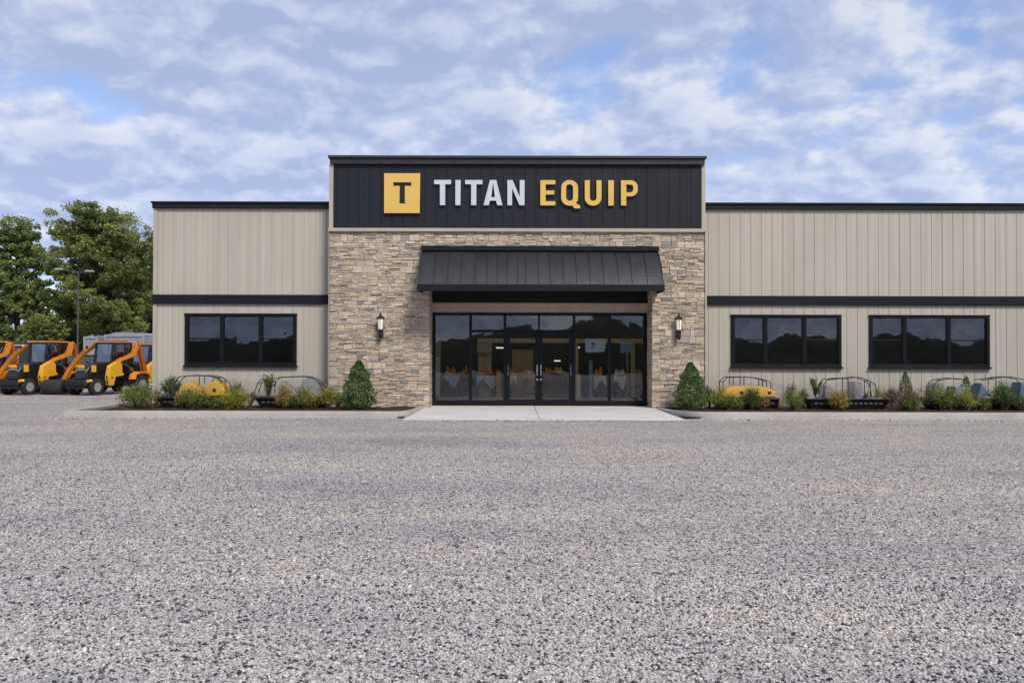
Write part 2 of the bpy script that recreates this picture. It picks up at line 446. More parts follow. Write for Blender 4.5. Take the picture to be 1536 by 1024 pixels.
D0 = dens((0, 0, 0)); D1 = dens((.01, -.042, .01))
cov = WN.maprange(D0, .42, .56, .38, .98)
lit = WN.maprange(WN.math('SUBTRACT', D0, D1), -.075, .095, 0, 1)
thick = WN.maprange(D0, .55, .78, 0, 1)
lit2 = WN.math('SUBTRACT', lit, WN.math('MULTIPLY', thick, .35), clamp=True)
ccol = WN.ramp(lit2, [(0, (.425, .51, .765)), (.45, (.54, .62, .845)), (.78, (.65, .713, .897)), (1, (.79, .822, .938))])
b2 = wt.nodes.new('ShaderNodeBackground'); b2.inputs['Strength'].default_value = 1.0; zen = WN.maprange(sp.outputs['Z'], 0.10, .38, 1.04, .92, False); wt.links.new(WN.mix(1.0, ccol, zen, 'MULTIPLY'), b2.inputs['Color'])
mxs = wt.nodes.new('ShaderNodeMixShader'); wt.links.new(cov, mxs.inputs[0]); wt.links.new(b1.outputs[0], mxs.inputs[1]); wt.links.new(b2.outputs[0], mxs.inputs[2])
wt.links.new(mxs.outputs[0], out.inputs['Surface'])
sl = bpy.data.lights.new('sun', 'SUN'); sl.energy = 3.1; sl.angle = R(13.0); sl.color = (1, .95, .87)
so = bpy.data.objects.new('sun', sl); COL.objects.link(so)
so.rotation_euler = sun_dir.to_track_quat('Z', 'Y').to_euler(); so.location = (20, -20, 40)
S.view_settings.view_transform = 'Standard'; S.view_settings.look = 'None'; S.view_settings.exposure = 0; S.view_settings.gamma = 1
S.cycles.max_bounces = 8; S.cycles.transparent_max_bounces = 16
try: S.cycles.use_denoising = True
except Exception: pass

# ================================================================== the building
YS, YW, YD = 25.0, 25.65, 25.95          # stone face, wing face, entrance glazing
BX = (0, YS, 0)
store = thing('store_building', 'single storey beige metal sided store with taller stone entrance block', 'building', BX)
xs0, xs1 = X(494, YS), X(1057, YS)
xo0, xo1 = X(644, YS), X(978, YS)
xl, xr = X(231, YW), 21.0
z_trim0, z_trim1 = Z(348, YS), Z(343, YS)
z_cap0, z_cap1, z_cap2 = Z(247.5, YS), Z(239, YS), Z(235, YS)
z_open = Z(431, YS)
zw_top, zw_cap = Z(314, YW), Z(304, YW)
zb0, zb1 = Z(457, YW), Z(443, YW)
PR = dict(parent=store, origin=BX)


def ribbed(x0, x1, z0, z1, y, holes, pitch, phase, rib=.016, base=.03, top=.014):
    """vertical panel siding with raised seams, openings left out"""
    bps = {round(x0, 4): 0.0, round(x1, 4): 0.0}
    k = math.ceil((x0 + .03 - phase) / pitch); seams = []
    while phase + k * pitch < x1 - .03:
        seams.append(phase + k * pitch); k += 1
    for s_ in seams:
        for dx, d in ((-base / 2, 0), (-top / 2, rib), (top / 2, rib), (base / 2, 0)): bps[round(s_ + dx, 4)] = d
    def depth(x):
        for s_ in seams:
            a = abs(x - s_)
            if a < base / 2: return rib * min(1, (base / 2 - a) / ((base - top) / 2))
        return 0.0
    for h in holes:
        for hx in (h[0], h[1]): bps.setdefault(round(hx, 4), depth(hx))
    xs = sorted(bps); m = MB()
    for a, b in zip(xs[:-1], xs[1:]):
        mid = (a + b) / 2; iv = [(z0, z1)]
        for h in holes:
            if h[0] < mid < h[1]:
                iv = [q for (p0, p1) in iv for q in ((p0, h[2]), (h[3], p1)) if q[1] > q[0] + 1e-4]
        for p0, p1 in iv:
            m.add([(a, y - bps[a], p0), (b, y - bps[b], p0), (b, y - bps[b], p1), (a, y - bps[a], p1)], [(0, 1, 2, 3)])
    return m


# window openings (x0, x1, z0, z1) on the wing face
zwin0, zwin1 = Z(549, YW), Z(473.5, YW)
WINS = [(X(279, YW), X(444.5, YW)), (X(1097, YW), X(1260.5, YW)), (X(1304, YW), X(1482.5, YW))]
holes = [(a, b, zwin0, zwin1) for a, b in WINS]
ribbed(xl, xs0 + .05, 0, zw_top + .02, YW, holes[:1], .3245, X(243.5, YW)).build('wing_siding', M['siding'], **PR, fix=False)
ribbed(xs1 - .05, xr, 0, zw_top + .02, YW, holes[1:], .3175, X(1079, YW)).build('wing_siding', M['siding'], **PR, fix=False)
# solid carcass behind the sheets: end walls, back wall, flat roofs
m = MB(); m.box(xl, xl + .12, YW + .01, 46, 0, zw_top); m.box(xr - .12, xr, YW + .01, 46, 0, zw_top); m.box(xl + .12, xr - .12, 45.88, 46, 0, zw_top)
m.build('end_wall', M['siding'], **PR)
m = MB(); m.box(xl + .12, xs0 + .02, YW + .02, 45.8, zw_top - .25, zw_top - .05); m.box(xs1 - .02, xr - .12, YW + .02, 45.8, zw_top - .25, zw_top - .05)
m.box(xs0 + .03, xs1 - .03, YS + 8.2, 45.8, zw_top - .25, zw_top - .05)
m.build('flat_roof', M['roof_membrane'], **PR)
# backs of the wing walls so the rooms are closed
for (a, b, hs) in ((xl + .12, xs0 + .2, WINS[:1]), (xs1 - .2, xr - .12, WINS[1:])):
    xs = [a] + [v for h in hs for v in h] + [b]; m = MB()
    for i in range(0, len(xs), 2): m.box(xs[i], xs[i + 1], YW + .03, YW + .14, 0, 3.2)
    for h in hs:
        m.box(h[0], h[1], YW + .03, YW + .14, 0, zwin0 - .02); m.box(h[0], h[1], YW + .03, YW + .14, zwin1 + .02, 3.2)
    m.build('inner_lining', M['int_wall'], **PR)
# dark band, roof fascia, corner trims of the wings
for (a, b) in ((xl - .03, xs0 - .012), (xs1 + .012, xr)):
    m = MB(); m.box(a, b, YW - .075, YW - .018, zb0, zb1); m.build('wall_band', M['black_trim'], **PR, bevel=.006)
    m = MB(); m.box(a - .02, b, YW - .09, YW + .2, zw_top, zw_cap - .055); m.box(a - .05, b, YW - .125, YW + .25, zw_cap - .055, zw_cap)
    m.build('roof_fascia', M['black_trim'], **PR, bevel=.006)
for (a, b, y0, y1) in ((xl - .025, xl + .09, YW - .032, YW + .1), (xs0 - .075, xs0 - .012, YW - .04, YW - .002), (xs1 + .012, xs1 + .08, YW - .04, YW - .002)):
    for (z0, z1) in ((0, zb0 - .003), (zb1 + .003, zw_top - .003)): MB().box(a, b, y0, y1, z0, z1).build('corner_trim', M['beige_trim'], **PR)


# stacked ledge stone: every stone its own block of the one veneer mesh
def ledge(m, rng, u0, u1, v0, v1, put, skip=None):
    v = v0
    while v < v1 - .02:
        h = min(rng.choice((.11, .14, .16, .19)), v1 - v)
        if v1 - v - h < .07: h = v1 - v
        u = u0 - rng.random() * .3
        while u < u1 - .01:
            L = rng.uniform(.28, .75)
            a, b = max(u, u0), min(u + L, u1)
            if u1 - b < .07: b = u1
            n = rng.choice((1, 2, 3, 3, 3, 4)) if h > .13 else rng.choice((1, 2, 2, 2, 3))
            cuts = [0]
            for i in range(n): cuts.append(cuts[-1] + rng.uniform(.7, 1.3))
            for i in range(n):
                c0, c1 = v + h * cuts[i] / cuts[-1], v + h * cuts[i + 1] / cuts[-1]
                xs = [a]
                while b - xs[-1] > .34 or (b - xs[-1] > .2 and rng.random() < .35):
                    s_ = xs[-1] + rng.uniform(.10, .32)
                    if b - s_ < .07: break
                    xs.append(s_)
                xs.append(b)
                for p, q in zip(xs[:-1], xs[1:]):
                    if q - p < .012: continue
                    if skip and skip(p, q, c0, c1): continue
                    put(m, p, q, c0, c1, rng)
            u += L
            if b >= u1: break
        v += h


def stone_front(m, p, q, c0, c1, rng):
    g = .0016; d = rng.uniform(-.004, .026); y = YS - d; yb = YS + .055
    j = lambda k: rng.uniform(-k, k)
    e = min(.012, (c1 - c0) * .2)
    o = [(p + g, c0 + g), (q - g, c0 + g), (q - g, c1 - g), (p + g, c1 - g)]
    inn = [(p + g + e + abs(j(.008)), c0 + g + e * .8), (q - g - e - abs(j(.008)), c0 + g + e * .8 + abs(j(.004))), (q - g - e, c1 - g - e * .8), (p + g + e, c1 - g - e * .8 - abs(j(.004)))]
    t = j(.008); tz = j(.006)
    vs = [(a, yb, b) for a, b in o] + [(a, y + .016, b) for a, b in o] + [(a, y + t * (1 if i in (0, 3) else -1) + tz * (1 if i < 2 else -1), b) for i, (a, b) in enumerate(inn)]
    m.add(vs, [(0, 1, 5, 4), (1, 2, 6, 5), (2, 3, 7, 6), (3, 0, 4, 7), (4, 5, 9, 8), (5, 6, 10, 9), (6, 7, 11, 10), (7, 4, 8, 11), (8, 9, 10, 11)])


rng = random.Random(5)
m = MB()
ledge(m, rng, xs0, xo0, 0.0, z_open, stone_front)
ledge(m, rng, xo1, xs1, 0.0, z_open, stone_front)
ledge(m, rng, xs0, xs1, z_open, z_trim0, stone_front)
for xj, sgn in ((xo0, 1), (xo1, -1)):       # the jambs of the entrance recess
    def stone_jamb(m, p, q, c0, c1, rng, xj=xj, sgn=sgn):
        d = rng.uniform(-.004, .012)
        m.box(min(xj - sgn * .05, xj + sgn * d), max(xj - sgn * .05, xj + sgn * d), p + .004, q - .004, c0 + .004, c1 - .004)
    ledge(m, rng, YS + .06, YD + .06, 0.0, z_open, stone_jamb)
for xj, sgn in ((xs0, -1), (xs1, 1)):       # returns at the outer corners
    def stone_ret(m, p, q, c0, c1, rng, xj=xj, sgn=sgn):
        d = rng.uniform(-.03, -.012)
        m.box(min(xj - sgn * .05, xj + sgn * d), max(xj - sgn * .05, xj + sgn * d), p + .004, q - .004, c0 + .004, c1 - .004)
    ledge(m, rng, YS + .06, YW, 0.0, z_trim0, stone_ret)
m.build('stone_veneer', M['stone'], **PR)
m = MB()
m.box(xs0 + .045, xo0 - .045, YS + .035, YD + .2, 0, z_open); m.box(xo1 + .045, xs1 - .045, YS + .035, YD + .2, 0, z_open)
m.box(xs0 + .045, xs1 - .045, YS + .035, YS + .3, z_open, z_trim0)
m.build('mortar_bed', M['mortar'], **PR)
# beige ledge over the stone and corner trims
m = MB(); m.box(xs0 - .03, xs1 + .03, YS - .085, YS + .1, z_trim0, z_trim1); m.build('ledge_trim', M['beige_trim'], **PR, bevel=.005)
for q in ((xs0 - .02, X(499, YS), YS - .02, YS + .1, z_trim1, z_cap0), (X(1052.5, YS), xs1 + .02, YS - .02, YS + .1, z_trim1, z_cap0), (xs1 + .004, xs1 + .05, YS - .045, YW - .05, 0, z_trim0), (xs0 - .02, xs0 - .002, YS - .04, YW - .05, 0, z_trim0)):
    MB().box(*q).build('corner_trim', M['beige_trim'], **PR)
ribbed(X(499, YS), X(1052.5, YS), z_trim1, z_cap0 + .02, YS + .01, [], .323, X(520.5, YS), .012, .024, .010).build('sign_panel', M['sign_panel'], **PR, fix=False)
m = MB(); m.box(X(499, YS), X(1052.5, YS), YS - .012, YS + .008, z_trim1, z_trim1 + .05); m.build('panel_foot_trim', M['sign_panel'], **PR)
m = MB(); m.box(xs0, xs1, YS + .1, YS + 8, zw_top - .3, z_cap0); m.box(xs0 + .05, xs1 - .05, YS + .1, YS + .9, z_open + .5, zw_top - .3)
m.build('upper_block', M['siding'], **PR)
m = MB(); m.box(X(494.5, YS), X(1056.5, YS), YS - .09, YS + 8.08, z_cap0, z_cap1); m.box(X(492, YS), X(1059, YS), YS - .14, YS + 8.13, z_cap1, z_cap2)
m.build('parapet_cap', M['charcoal'], **PR, bevel=.008)


# wing windows: casing > panes, mullions, rails, sill
def window(x0, x1, mull):
    z0, z1 = zwin0, zwin1; y = YW
    m = MB(); c = .075
    m.box(x0 - .02, x1 + .02, y - .05, y + .03, z1 - .055, z1 + .02); m.box(x0 - .035, x1 + .035, y - .07, y - .0, z1 + .02, z1 + .05)
    m.box(x0 - .02, x0 + c, y - .05, y + .03, z0 + .06, z1 - .055); m.box(x1 - c, x1 + .02, y - .05, y + .03, z0 + .06, z1 - .055)
    m.box(x0 - .02, x1 + .02, y - .05, y + .03, z0, z0 + .06)
    wn = m.build('window', M['frame'], **PR, bevel=.005)
    O = dict(parent=wn, origin=BX)
    xs = [x0 + c] + [v for q in mull for v in (q - .045, q + .045)] + [x1 - c]
    for q in mull:
        MB().box(q - .045, q + .045, y - .035, y + .03, z0 + .06, z1 - .055).build('mullion', M['frame'], **O, bevel=.004)
    zr = z0 + (z1 - z0) * .53
    for i in range(3):
        a, b = xs[2 * i], xs[2 * i + 1]
        MB().add([(a, y + .012, z0 + .06), (b, y + .012, z0 + .06), (b, y + .012, z1 - .055), (a, y + .012, z1 - .055)], [(0, 1, 2, 3)]).build('pane', M['glass'], **O, fix=False)
        if i != 1: MB().box(a, b, y - .012, y + .02, zr - .018, zr + .018).build('meeting_rail', M['frame'], **O, bevel=.003)
        s_ = MB(); s_.box(a, b, y - .02, y + .008, z0 + .06, z0 + .095); s_.box(a, a + .022, y - .02, y + .008, z0 + .095, z1 - .055); s_.box(b - .022, b, y - .02, y + .008, z0 + .095, z1 - .055)
        s_.build('sash', M['frame'], **O)
    MB().box(x0 - .05, x1 + .05, y - .11, y + .03, z0 - .05, z0).build('sill', M['black_trim'], **O, bevel=.006)


window(*WINS[0], [X(333.5, YW), X(391.5, YW)])
window(*WINS[1], [X(1147.5, YW), X(1206, YW)])
window(*WINS[2], [X(1356, YW), X(1422.5, YW)])

# entrance glazing
ex0, ex1 = X(648, YD), X(970, YD)
ez1 = Z(469, YD); ezt = Z(496.5, YD); EZ0 = .03
mx = [X(p, YD) for p in (706, 757.5, 808.5, 861, 914)]
m = MB(); hw = .042
m.box(ex0, ex0 + .11, YD - .06, YD + .06, EZ0, ez1); m.box(ex1 - .11, ex1, YD - .06, YD + .06, EZ0, ez1)
m.box(ex0 + .11, ex1 - .11, YD - .06, YD + .06, ez1 - .085, ez1)
cols = [ex0 + .11] + mx + [ex1 - .11]
for i, q in enumerate(mx):
    if i == 2: m.box(q - .03, q + .03, YD - .055, YD + .055, ezt - .04, ez1 - .085)
    else: m.box(q - hw, q + hw, YD - .055, YD + .055, EZ0, ez1 - .085)
def span(i):
    a = cols[i] + (0 if i == 0 else (hw if i != 3 else .03)); b = cols[i + 1] - (0 if i == 5 else (hw if i != 2 else .03))
    return a, b
for i in (1, 2, 3, 4):
    a, b = span(i); m.box(a, b, YD - .052, YD + .052, ezt - .04, ezt + .04)
for i in (0, 1, 4, 5):
    a, b = span(i); m.box(a, b, YD - .058, YD + .05, EZ0, EZ0 + .16)
m.box(cols[5] + hw, ex1 - .11, YD + .0, YD + .04, EZ0 + 2.0, EZ0 + 2.0) if False else None
ent = m.build('entrance_frame', M['frame'], **PR, bevel=.005)
O = dict(parent=ent, origin=BX)
for i in range(6):
    a, b = span(i)
    rects = [(EZ0 + .16, ez1 - .085)] if i in (0, 5) else ([(EZ0 + .16, ezt - .04), (ezt + .04, ez1 - .085)] if i in (1, 4) else [(ezt + .04, ez1 - .085)])
    for (z0, z1) in rects:
        MB().add([(a, YD, z0), (b, YD, z0), (b, YD, z1), (a, YD, z1)], [(0, 1, 2, 3)]).build('pane', M['glass'], **O, fix=False)
for i, (h_in, h_out) in ((2, (1, 0)), (3, (0, 1))):
    a, b = (mx[1] + hw + .004, mx[2] - .004) if i == 2 else (mx[2] + .004, mx[3] - hw - .004)
    zt = ezt - .045; st = .105
    m = MB(); m.box(a, a + st, YD - .045, YD + .03, EZ0 + .012, zt); m.box(b - st, b, YD - .045, YD + .03, EZ0 + .012, zt)
    m.box(a + st, b - st, YD - .045, YD + .03, zt - .11, zt); m.box(a + st, b - st, YD - .045, YD + .03, EZ0 + .012, EZ0 + .19)
    dr = m.build('door', M['frame'], **PR, bevel=.005)
    O2 = dict(parent=dr, origin=BX)
    MB().add([(a + st, YD, EZ0 + .19), (b - st, YD, EZ0 + .19), (b - st, YD, zt - .11), (a + st, YD, zt - .11)], [(0, 1, 2, 3)]).build('pane', M['glass'], **O2, fix=False)
    hx = b - st / 2 if i == 2 else a + st / 2
    hz0, hz1 = Z(563, YD), Z(547, YD)
    m = MB(); m.tube([(hx, YD - .045, hz0 + .04), (hx, YD - .11, hz0 + .04)], .014); m.tube([(hx, YD - .045, hz1 - .04), (hx, YD - .11, hz1 - .04)], .014)
    m.tube([(hx, YD - .11, hz0), (hx, YD - .11, hz1)], .022, 10)
    m.build('handle', M['steel'], **O2, smooth=True)
    MB().lathe([(.028, 0), (.028, -.014), (.016, -.018)], (hx, YD - .045, hz0 - .12), 'y', 12).build('lock_cylinder', M['steel'], **O2, smooth=True)
    kx = a + st / 2 if i == 2 else b - st / 2
    MB().box(kx - .02, kx + .02, YD - .06, YD - .045, hz0, hz1).build('hinge_plate', M['pole'], **O2, bevel=.003)
# header of the recess: tan panels, dark soffit box above
zt1 = Z(454.5, YD)
MB().box(xo0 + .0, xo1 - .0, YD - .03, YD + .1, ez1 + .002, zt1).build('header_backing', M['tan_panel'], **PR)
ribbed(xo0, xo1, ez1 + .002, zt1, YD - .034, [], .333, xo0 + .2, .006, .016, .006).build('header_panel', M['tan_panel'], **PR, fix=False)
MB().box(xo0, xo1, YD - .16, YD + .2, zt1, z_open - .002).build('recess_ceiling_box', M['black_trim'], **PR)
MB().box(xo0, xo1, YS + .3, YD - .16, z_open + .0, z_open + .06).build('recess_soffit', M['black_trim'], **PR)

# room behind the glass
M['strip'] = simple('added_strip_light', (.8, .8, .8), .5, emit=(1, .90, .75), emit_s=8)  # glow of the ceiling strips added to brighten the room
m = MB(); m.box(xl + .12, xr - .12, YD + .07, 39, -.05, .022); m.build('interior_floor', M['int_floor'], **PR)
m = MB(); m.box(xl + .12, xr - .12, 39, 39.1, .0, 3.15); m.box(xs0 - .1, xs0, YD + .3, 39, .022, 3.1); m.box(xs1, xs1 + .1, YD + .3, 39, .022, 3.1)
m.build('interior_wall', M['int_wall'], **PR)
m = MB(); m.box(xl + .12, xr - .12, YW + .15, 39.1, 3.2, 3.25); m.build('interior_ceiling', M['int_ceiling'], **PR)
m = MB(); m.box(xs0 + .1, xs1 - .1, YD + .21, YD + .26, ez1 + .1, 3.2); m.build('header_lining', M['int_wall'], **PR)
yb = 31.0
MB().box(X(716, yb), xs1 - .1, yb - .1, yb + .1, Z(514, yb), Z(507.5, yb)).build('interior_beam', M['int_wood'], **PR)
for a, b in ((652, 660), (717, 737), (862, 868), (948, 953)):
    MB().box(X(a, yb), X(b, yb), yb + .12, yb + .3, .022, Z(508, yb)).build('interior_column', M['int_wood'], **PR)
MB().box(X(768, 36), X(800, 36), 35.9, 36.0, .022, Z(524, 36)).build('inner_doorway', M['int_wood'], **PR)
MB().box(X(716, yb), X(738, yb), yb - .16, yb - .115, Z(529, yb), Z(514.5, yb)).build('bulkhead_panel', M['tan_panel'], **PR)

# ------------------------------------------------------------------ canopy over the doors
AY0 = YS - .05; ax0, ax1 = X(633, YS), X(986, YS)
YF = YS - 1.1
za_t, za_b, za_f0 = Z(376, YS), Z(427, YF), Z(436.5, YF)
canopy = thing('entrance_canopy', 'dark curved standing seam metal canopy projecting over the glass doors', 'canopy', (0, YS, za_f0))
O = dict(parent=canopy, origin=(0, YS, za_f0))
prof = []
for i in range(13):
    t = i / 12; a = 2 * t * (1 - t) * .62 + t * t; d = 2 * t * (1 - t) * .33 + t * t
    prof.append((AY0 - a * (AY0 - YF), za_t - d * (za_t - za_b)))
m = MB()
for (p, q) in zip(prof[:-1], prof[1:]):
    m.add([(ax0, p[0], p[1]), (ax1, p[0], p[1]), (ax1, q[0], q[1]), (ax0, q[0], q[1])], [(0, 1, 2, 3)])
seams = [X(p, YF, 425) for p in (650, 671, 691, 712, 730, 746, 761, 777, 789, 808, 826, 846, 866, 886, 907, 929, 949, 972)]
for s_ in [ax0 + .012] + seams + [ax1 - .012]:
    for (p, q) in zip(prof[:-1], prof[1:]):
        n = Vector((0, -(p[1] - q[1]), (p[0] - q[0]) )).normalized() * .034
        if n.z < 0: n = -n
        vs = []
        for dx in (-.012, .012):
            vs += [(s_ + dx, p[0], p[1] - .002), (s_ + dx, q[0], q[1] - .002), (s_ + dx * .6, q[0] + n.y, q[1] + n.z), (s_ + dx * .6, p[0] + n.y, p[1] + n.z)]
        m.add(vs, [(0, 1, 2, 3), (4, 7, 6, 5), (3, 2, 6, 7)])
m.build('roof_sheet', M['charcoal'], **O, smooth=False, fix=False)
MB().box(ax0 - .02, ax1 + .02, AY0 - .13, YS - .03, Z(377, YS), Z(370, YS)).build('wall_flashing', M['black_trim'], **O, bevel=.006)
m = MB(); m.box(ax0 - .015, ax1 + .015, YF - .05, YF, za_f0, za_b + .01); m.box(ax0 - .015, ax0 + .03, YF, YS - .03, za_f0, za_b + .005); m.box(ax1 - .03, ax1 + .015, YF, YS - .03, za_f0, za_b + .005)
m.build('fascia', M['black_trim'], **O, bevel=.006)
for xe in (ax0 + .001, ax1 - .001):
    poly = prof + [(AY0, za_b)]
    m = MB(); m.prism(poly, 'x', xe - .004, xe + .004); m.build('end_panel', M['charcoal'], **O)
MB().box(ax0 + .03, ax1 - .03, YF, YS - .03, za_b - .06, za_b - .03).build('soffit', M['black_trim'], **O)
for px in (757, 808, 861):
    xx = X(px, 24.5)
    MB().lathe([(.05, 0), (.05, -.03), (.03, -.045)], (xx, 24.3, za_b - .06), 'z', 14).build('downlight', M['lamp_head'], **O, smooth=True)

# ------------------------------------------------------------------ lettering
def curve_solid(name, splines, mat, parent, origin, y, depth, bev=.004):
    cu = bpy.data.curves.new(name, 'CURVE'); cu.dimensions = '2D'; cu.fill_mode = 'BOTH'
    for pts in splines:
        sp_ = cu.splines.new('POLY'); sp_.points.add(len(pts) - 1); sp_.use_cyclic_u = True
        for q, (a, b) in zip(sp_.points, pts): q.co = (a, b, 0, 1)
    cu.extrude = depth / 2 - bev; cu.bevel_depth = bev; cu.bevel_resolution = 1; cu.offset = -bev - .010
    ob = bpy.data.objects.new(name, cu); COL.objects.link(ob)
    dg = bpy.context.evaluated_depsgraph_get(); dg.update()
    me = bpy.data.meshes.new_from_object(ob.evaluated_get(dg))
    COL.objects.unlink(ob); bpy.data.objects.remove(ob)
    # x,y of the curve plane become x,z of the wall; extrusion becomes -y
    me.transform(Matrix(((1, 0, 0, 0), (0, 0, -1, 0), (0, 1, 0, 0), (0, 0, 0, 1))))
    me.transform(Matrix.Translation((-origin[0], y - depth / 2 - origin[1], -origin[2])))
    me.materials.clear(); me.materials.append(mat)
    o = bpy.data.objects.new(name, me); COL.objects.link(o)
    if parent: o.parent = parent
    else: o.location = origin
    return o


def arc(cx, cy, rx, ry, a0, a1, n=12): return [(cx + rx * math.cos(R(a0 + (a1 - a0) * i / n)), cy + ry * math.sin(R(a0 + (a1 - a0) * i / n))) for i in range(n + 1)]


LZ0, LZ1 = Z(309.2, YS), Z(270.5, YS); LH = LZ1 - LZ0; LY = YS - .004
k = 1 / F_PX * YS
st = .175
def lx(p): return X(p, YS, 290)
def gT(a, b): c = (a + b) / 2; s2 = st / 2; return [[(a, LH), (a, LH - .145), (c - s2, LH - .145), (c - s2, 0), (c + s2, 0), (c + s2, LH - .145), (b, LH - .145), (b, LH)]]
def gI(a, b): return [[(a, 0), (b, 0), (b, LH), (a, LH)]]
def gA(a, b):
    c = (a + b) / 2; ft = .1
    return [[(a, 0), (c - ft, LH), (c + ft, LH), (b, 0), (b - .175, 0), (b - .213, .135), (a + .213, .135), (a + .175, 0)],
            [(a + .245, .255), (b - .245, .255), (c, LH - .16)]]
def gN(a, b): return [[(a, 0), (a, LH), (a + .165, LH), (b - .16, .30), (b - .16, LH), (b, LH), (b, 0), (b - .165, 0), (a + .16, LH - .30), (a + .16, 0)]]
def gE(a, b): c = LH / 2; return [[(a, 0), (a, LH), (b, LH), (b, LH - .14), (a + st, LH - .14), (a + st, c + .075), (b - .03, c + .075), (b - .03, c - .06), (a + st, c - .06), (a + st, .14), (b, .14), (b, 0)]]
def gQ(a, b):
    r = (b - a) / 2; c = (a + b) / 2; ri = r - .165
    o = arc(c, LH - r * .9, r, r * .9 + .008, 180, 0, 14) + arc(c, r * .9, r, r * .9 + .008, 0, -40, 4) + [(b + .06, .01), (b + .06, -.085), (b - .12, -.085), (c + .08, -.008)] + arc(c, r * .9, r, r * .9 + .008, -92, -180, 8)
    i = arc(c, LH - r * .9, ri, ri * 1.0, 180, 0, 12) + arc(c, r * .95, ri, ri, 0, -180, 12)
    return [o, i]
def gU(a, b):
    r = (b - a) / 2; c = (a + b) / 2; ri = r - .165
    return [[(a, LH)] + arc(c, r * .92, r, r * .92 + .008, 180, 360, 16) + [(b, LH), (b - .165, LH)] + arc(c, r * .95, ri, ri, 0, -180, 12) + [(a + .165, LH)]]
def gP(a, b):
    h = LH * .40
    o = [(a, 0), (a, LH), (b - .2, LH)] + arc(b - .21, LH - .2, .21, .2, 90, 0, 8)[1:] + arc(b - .21, h + .2 - .035, .21, .2, 0, -90, 8) + [(a + st, h - .035), (a + st, 0)]
    i = [(a + st, h + .10), (a + st, LH - .135), (b - .22, LH - .135)] + arc(b - .235, LH - .215, .085, .08, 90, 0, 5) + arc(b - .235, h + .18, .085, .08, 0, -90, 5)
    return [o, i]


ORG = (X(800, YS), LY, LZ0)
sign = thing('sign_lettering', 'raised white and gold capital letters spelling TITAN EQUIP on the dark upper panel', 'sign', ORG)
for gl, a, b, mt in ((gT, 650.9, 677.3, 'white_letter'), (gI, 682.7, 691.5, 'white_letter'), (gT, 697.4, 724.2, 'white_letter'), (gA, 724.7, 754.6, 'white_letter'), (gN, 760.5, 787.3, 'white_letter'),
                     (gE, 809.8, 833.3, 'gold'), (gQ, 841, 867.3, 'gold'), (gU, 876.4, 902.4, 'gold'), (gI, 911.5, 920.8, 'gold'), (gP, 930.5, 956.5, 'gold')):
    curve_solid('letter', [[(x_, y_ + LZ0) for x_, y_ in sp_] for sp_ in gl(lx(a), lx(b))], M[mt], sign, ORG, LY, .075)
for sp_, (a, b) in ():
    pass
qx0, qx1, qz0, qz1 = lx(576.2), lx(630.8), Z(321.3, YS), Z(260.8, YS)
LO = (lx(603.5), LY, qz0)
logo = thing('sign_logo', 'square gold wall plaque with a dark letter T beside the white lettering', 'sign', LO)
tx0, tx1, tz0, tz1 = lx(591), lx(616.5), Z(306, YS), Z(275.3, YS); tc_ = (tx0 + tx1) / 2
T_ = [(tx0, tz1), (tx0, tz1 - .10), (tx0 + .035, tz1 - .085), (tc_ - .068, tz1 - .085), (tc_ - .068, tz0 + .05), (tc_ - .082, tz0), (tc_ + .082, tz0), (tc_ + .068, tz0 + .05), (tc_ + .068, tz1 - .085), (tx1 - .035, tz1 - .085), (tx1, tz1 - .10), (tx1, tz1)]
curve_solid('plaque', [[(qx0, qz0), (qx1, qz0), (qx1, qz1), (qx0, qz1)], T_], M['gold'], logo, LO, LY, .085, .006)
MB().box(qx0 + .03, qx1 - .03, LY - .035, LY - .004, qz0 + .03, qz1 - .03).build('letter_backing', M['sign_panel'], logo, LO)

# ------------------------------------------------------------------ wall lanterns
def lantern(px, label):
    yb_ = YS - .045; c = P(px, 467.5, YS - .16); zt, zb = Z(467.5, YS - .16), Z(508.5, YS - .16); H = zt - zb; cx = c[0]; cy = YS - .17
    t = thing('wall_lantern', label, 'lantern', (cx, YS - .03, zb), 0, 'wall lanterns beside the entrance')
    o = dict(parent=t, origin=(cx, YS - .03, zb))
    z = lambda f: zt - f * H
    MB().box(cx - .06, cx + .06, YS - .06, YS + .01, z(.93), z(.45)).build('back_plate', M['lamp_black'], **o, bevel=.008)
    MB().lathe([(.004, z(0)), (.012, z(.01)), (.016, z(.05)), (.028, z(.08)), (.032, z(.14)), (.05, z(.16)), (.095, z(.20)), (.122, z(.23)), (.122, z(.265)), (.10, z(.275))], (cx, cy, 0), 'z', 20).build('cap', M['lamp_black'], **o, smooth=True)
    MB().lathe([(.088, z(.276)), (.09, z(.3)), (.076, z(.62)), (.07, z(.655))], (cx, cy, 0), 'z', 20).build('glass_shade', M['lamp_glass'], **o, smooth=True)
    m = MB()
    for k_ in range(6):
        a = PI / 6 + k_ * PI / 3 + PI / 6 * 0
        m.tube([(cx + .098 * math.sin(a + PI / 6), cy - .098 * math.cos(a + PI / 6), z(.27)), (cx + .078 * math.sin(a + PI / 6), cy - .078 * math.cos(a + PI / 6), z(.66))], .006, 6)
    m.tube([(cx - .0, cy - .094, z(.28)), (cx, cy - .076, z(.66))], .007, 6)
    m.build('cage', M['lamp_black'], **o)
    MB().lathe([(.082, z(.655)), (.086, z(.675)), (.07, z(.70)), (.066, z(.78)), (.06, z(.97)), (.05, z(1.0))], (cx, cy, 0), 'z', 20).build('base_cup', M['lamp_black'], **o, smooth=True)
    MB().tube([(cx, cy + .02, z(.80)), (cx, YS - .04, z(.80))], .035, 10).build('arm', M['lamp_black'], **o)


lantern(571, 'black wall lantern on the stone pier left of the doors')
lantern(1018, 'black wall lantern on the stone pier right of the doors')

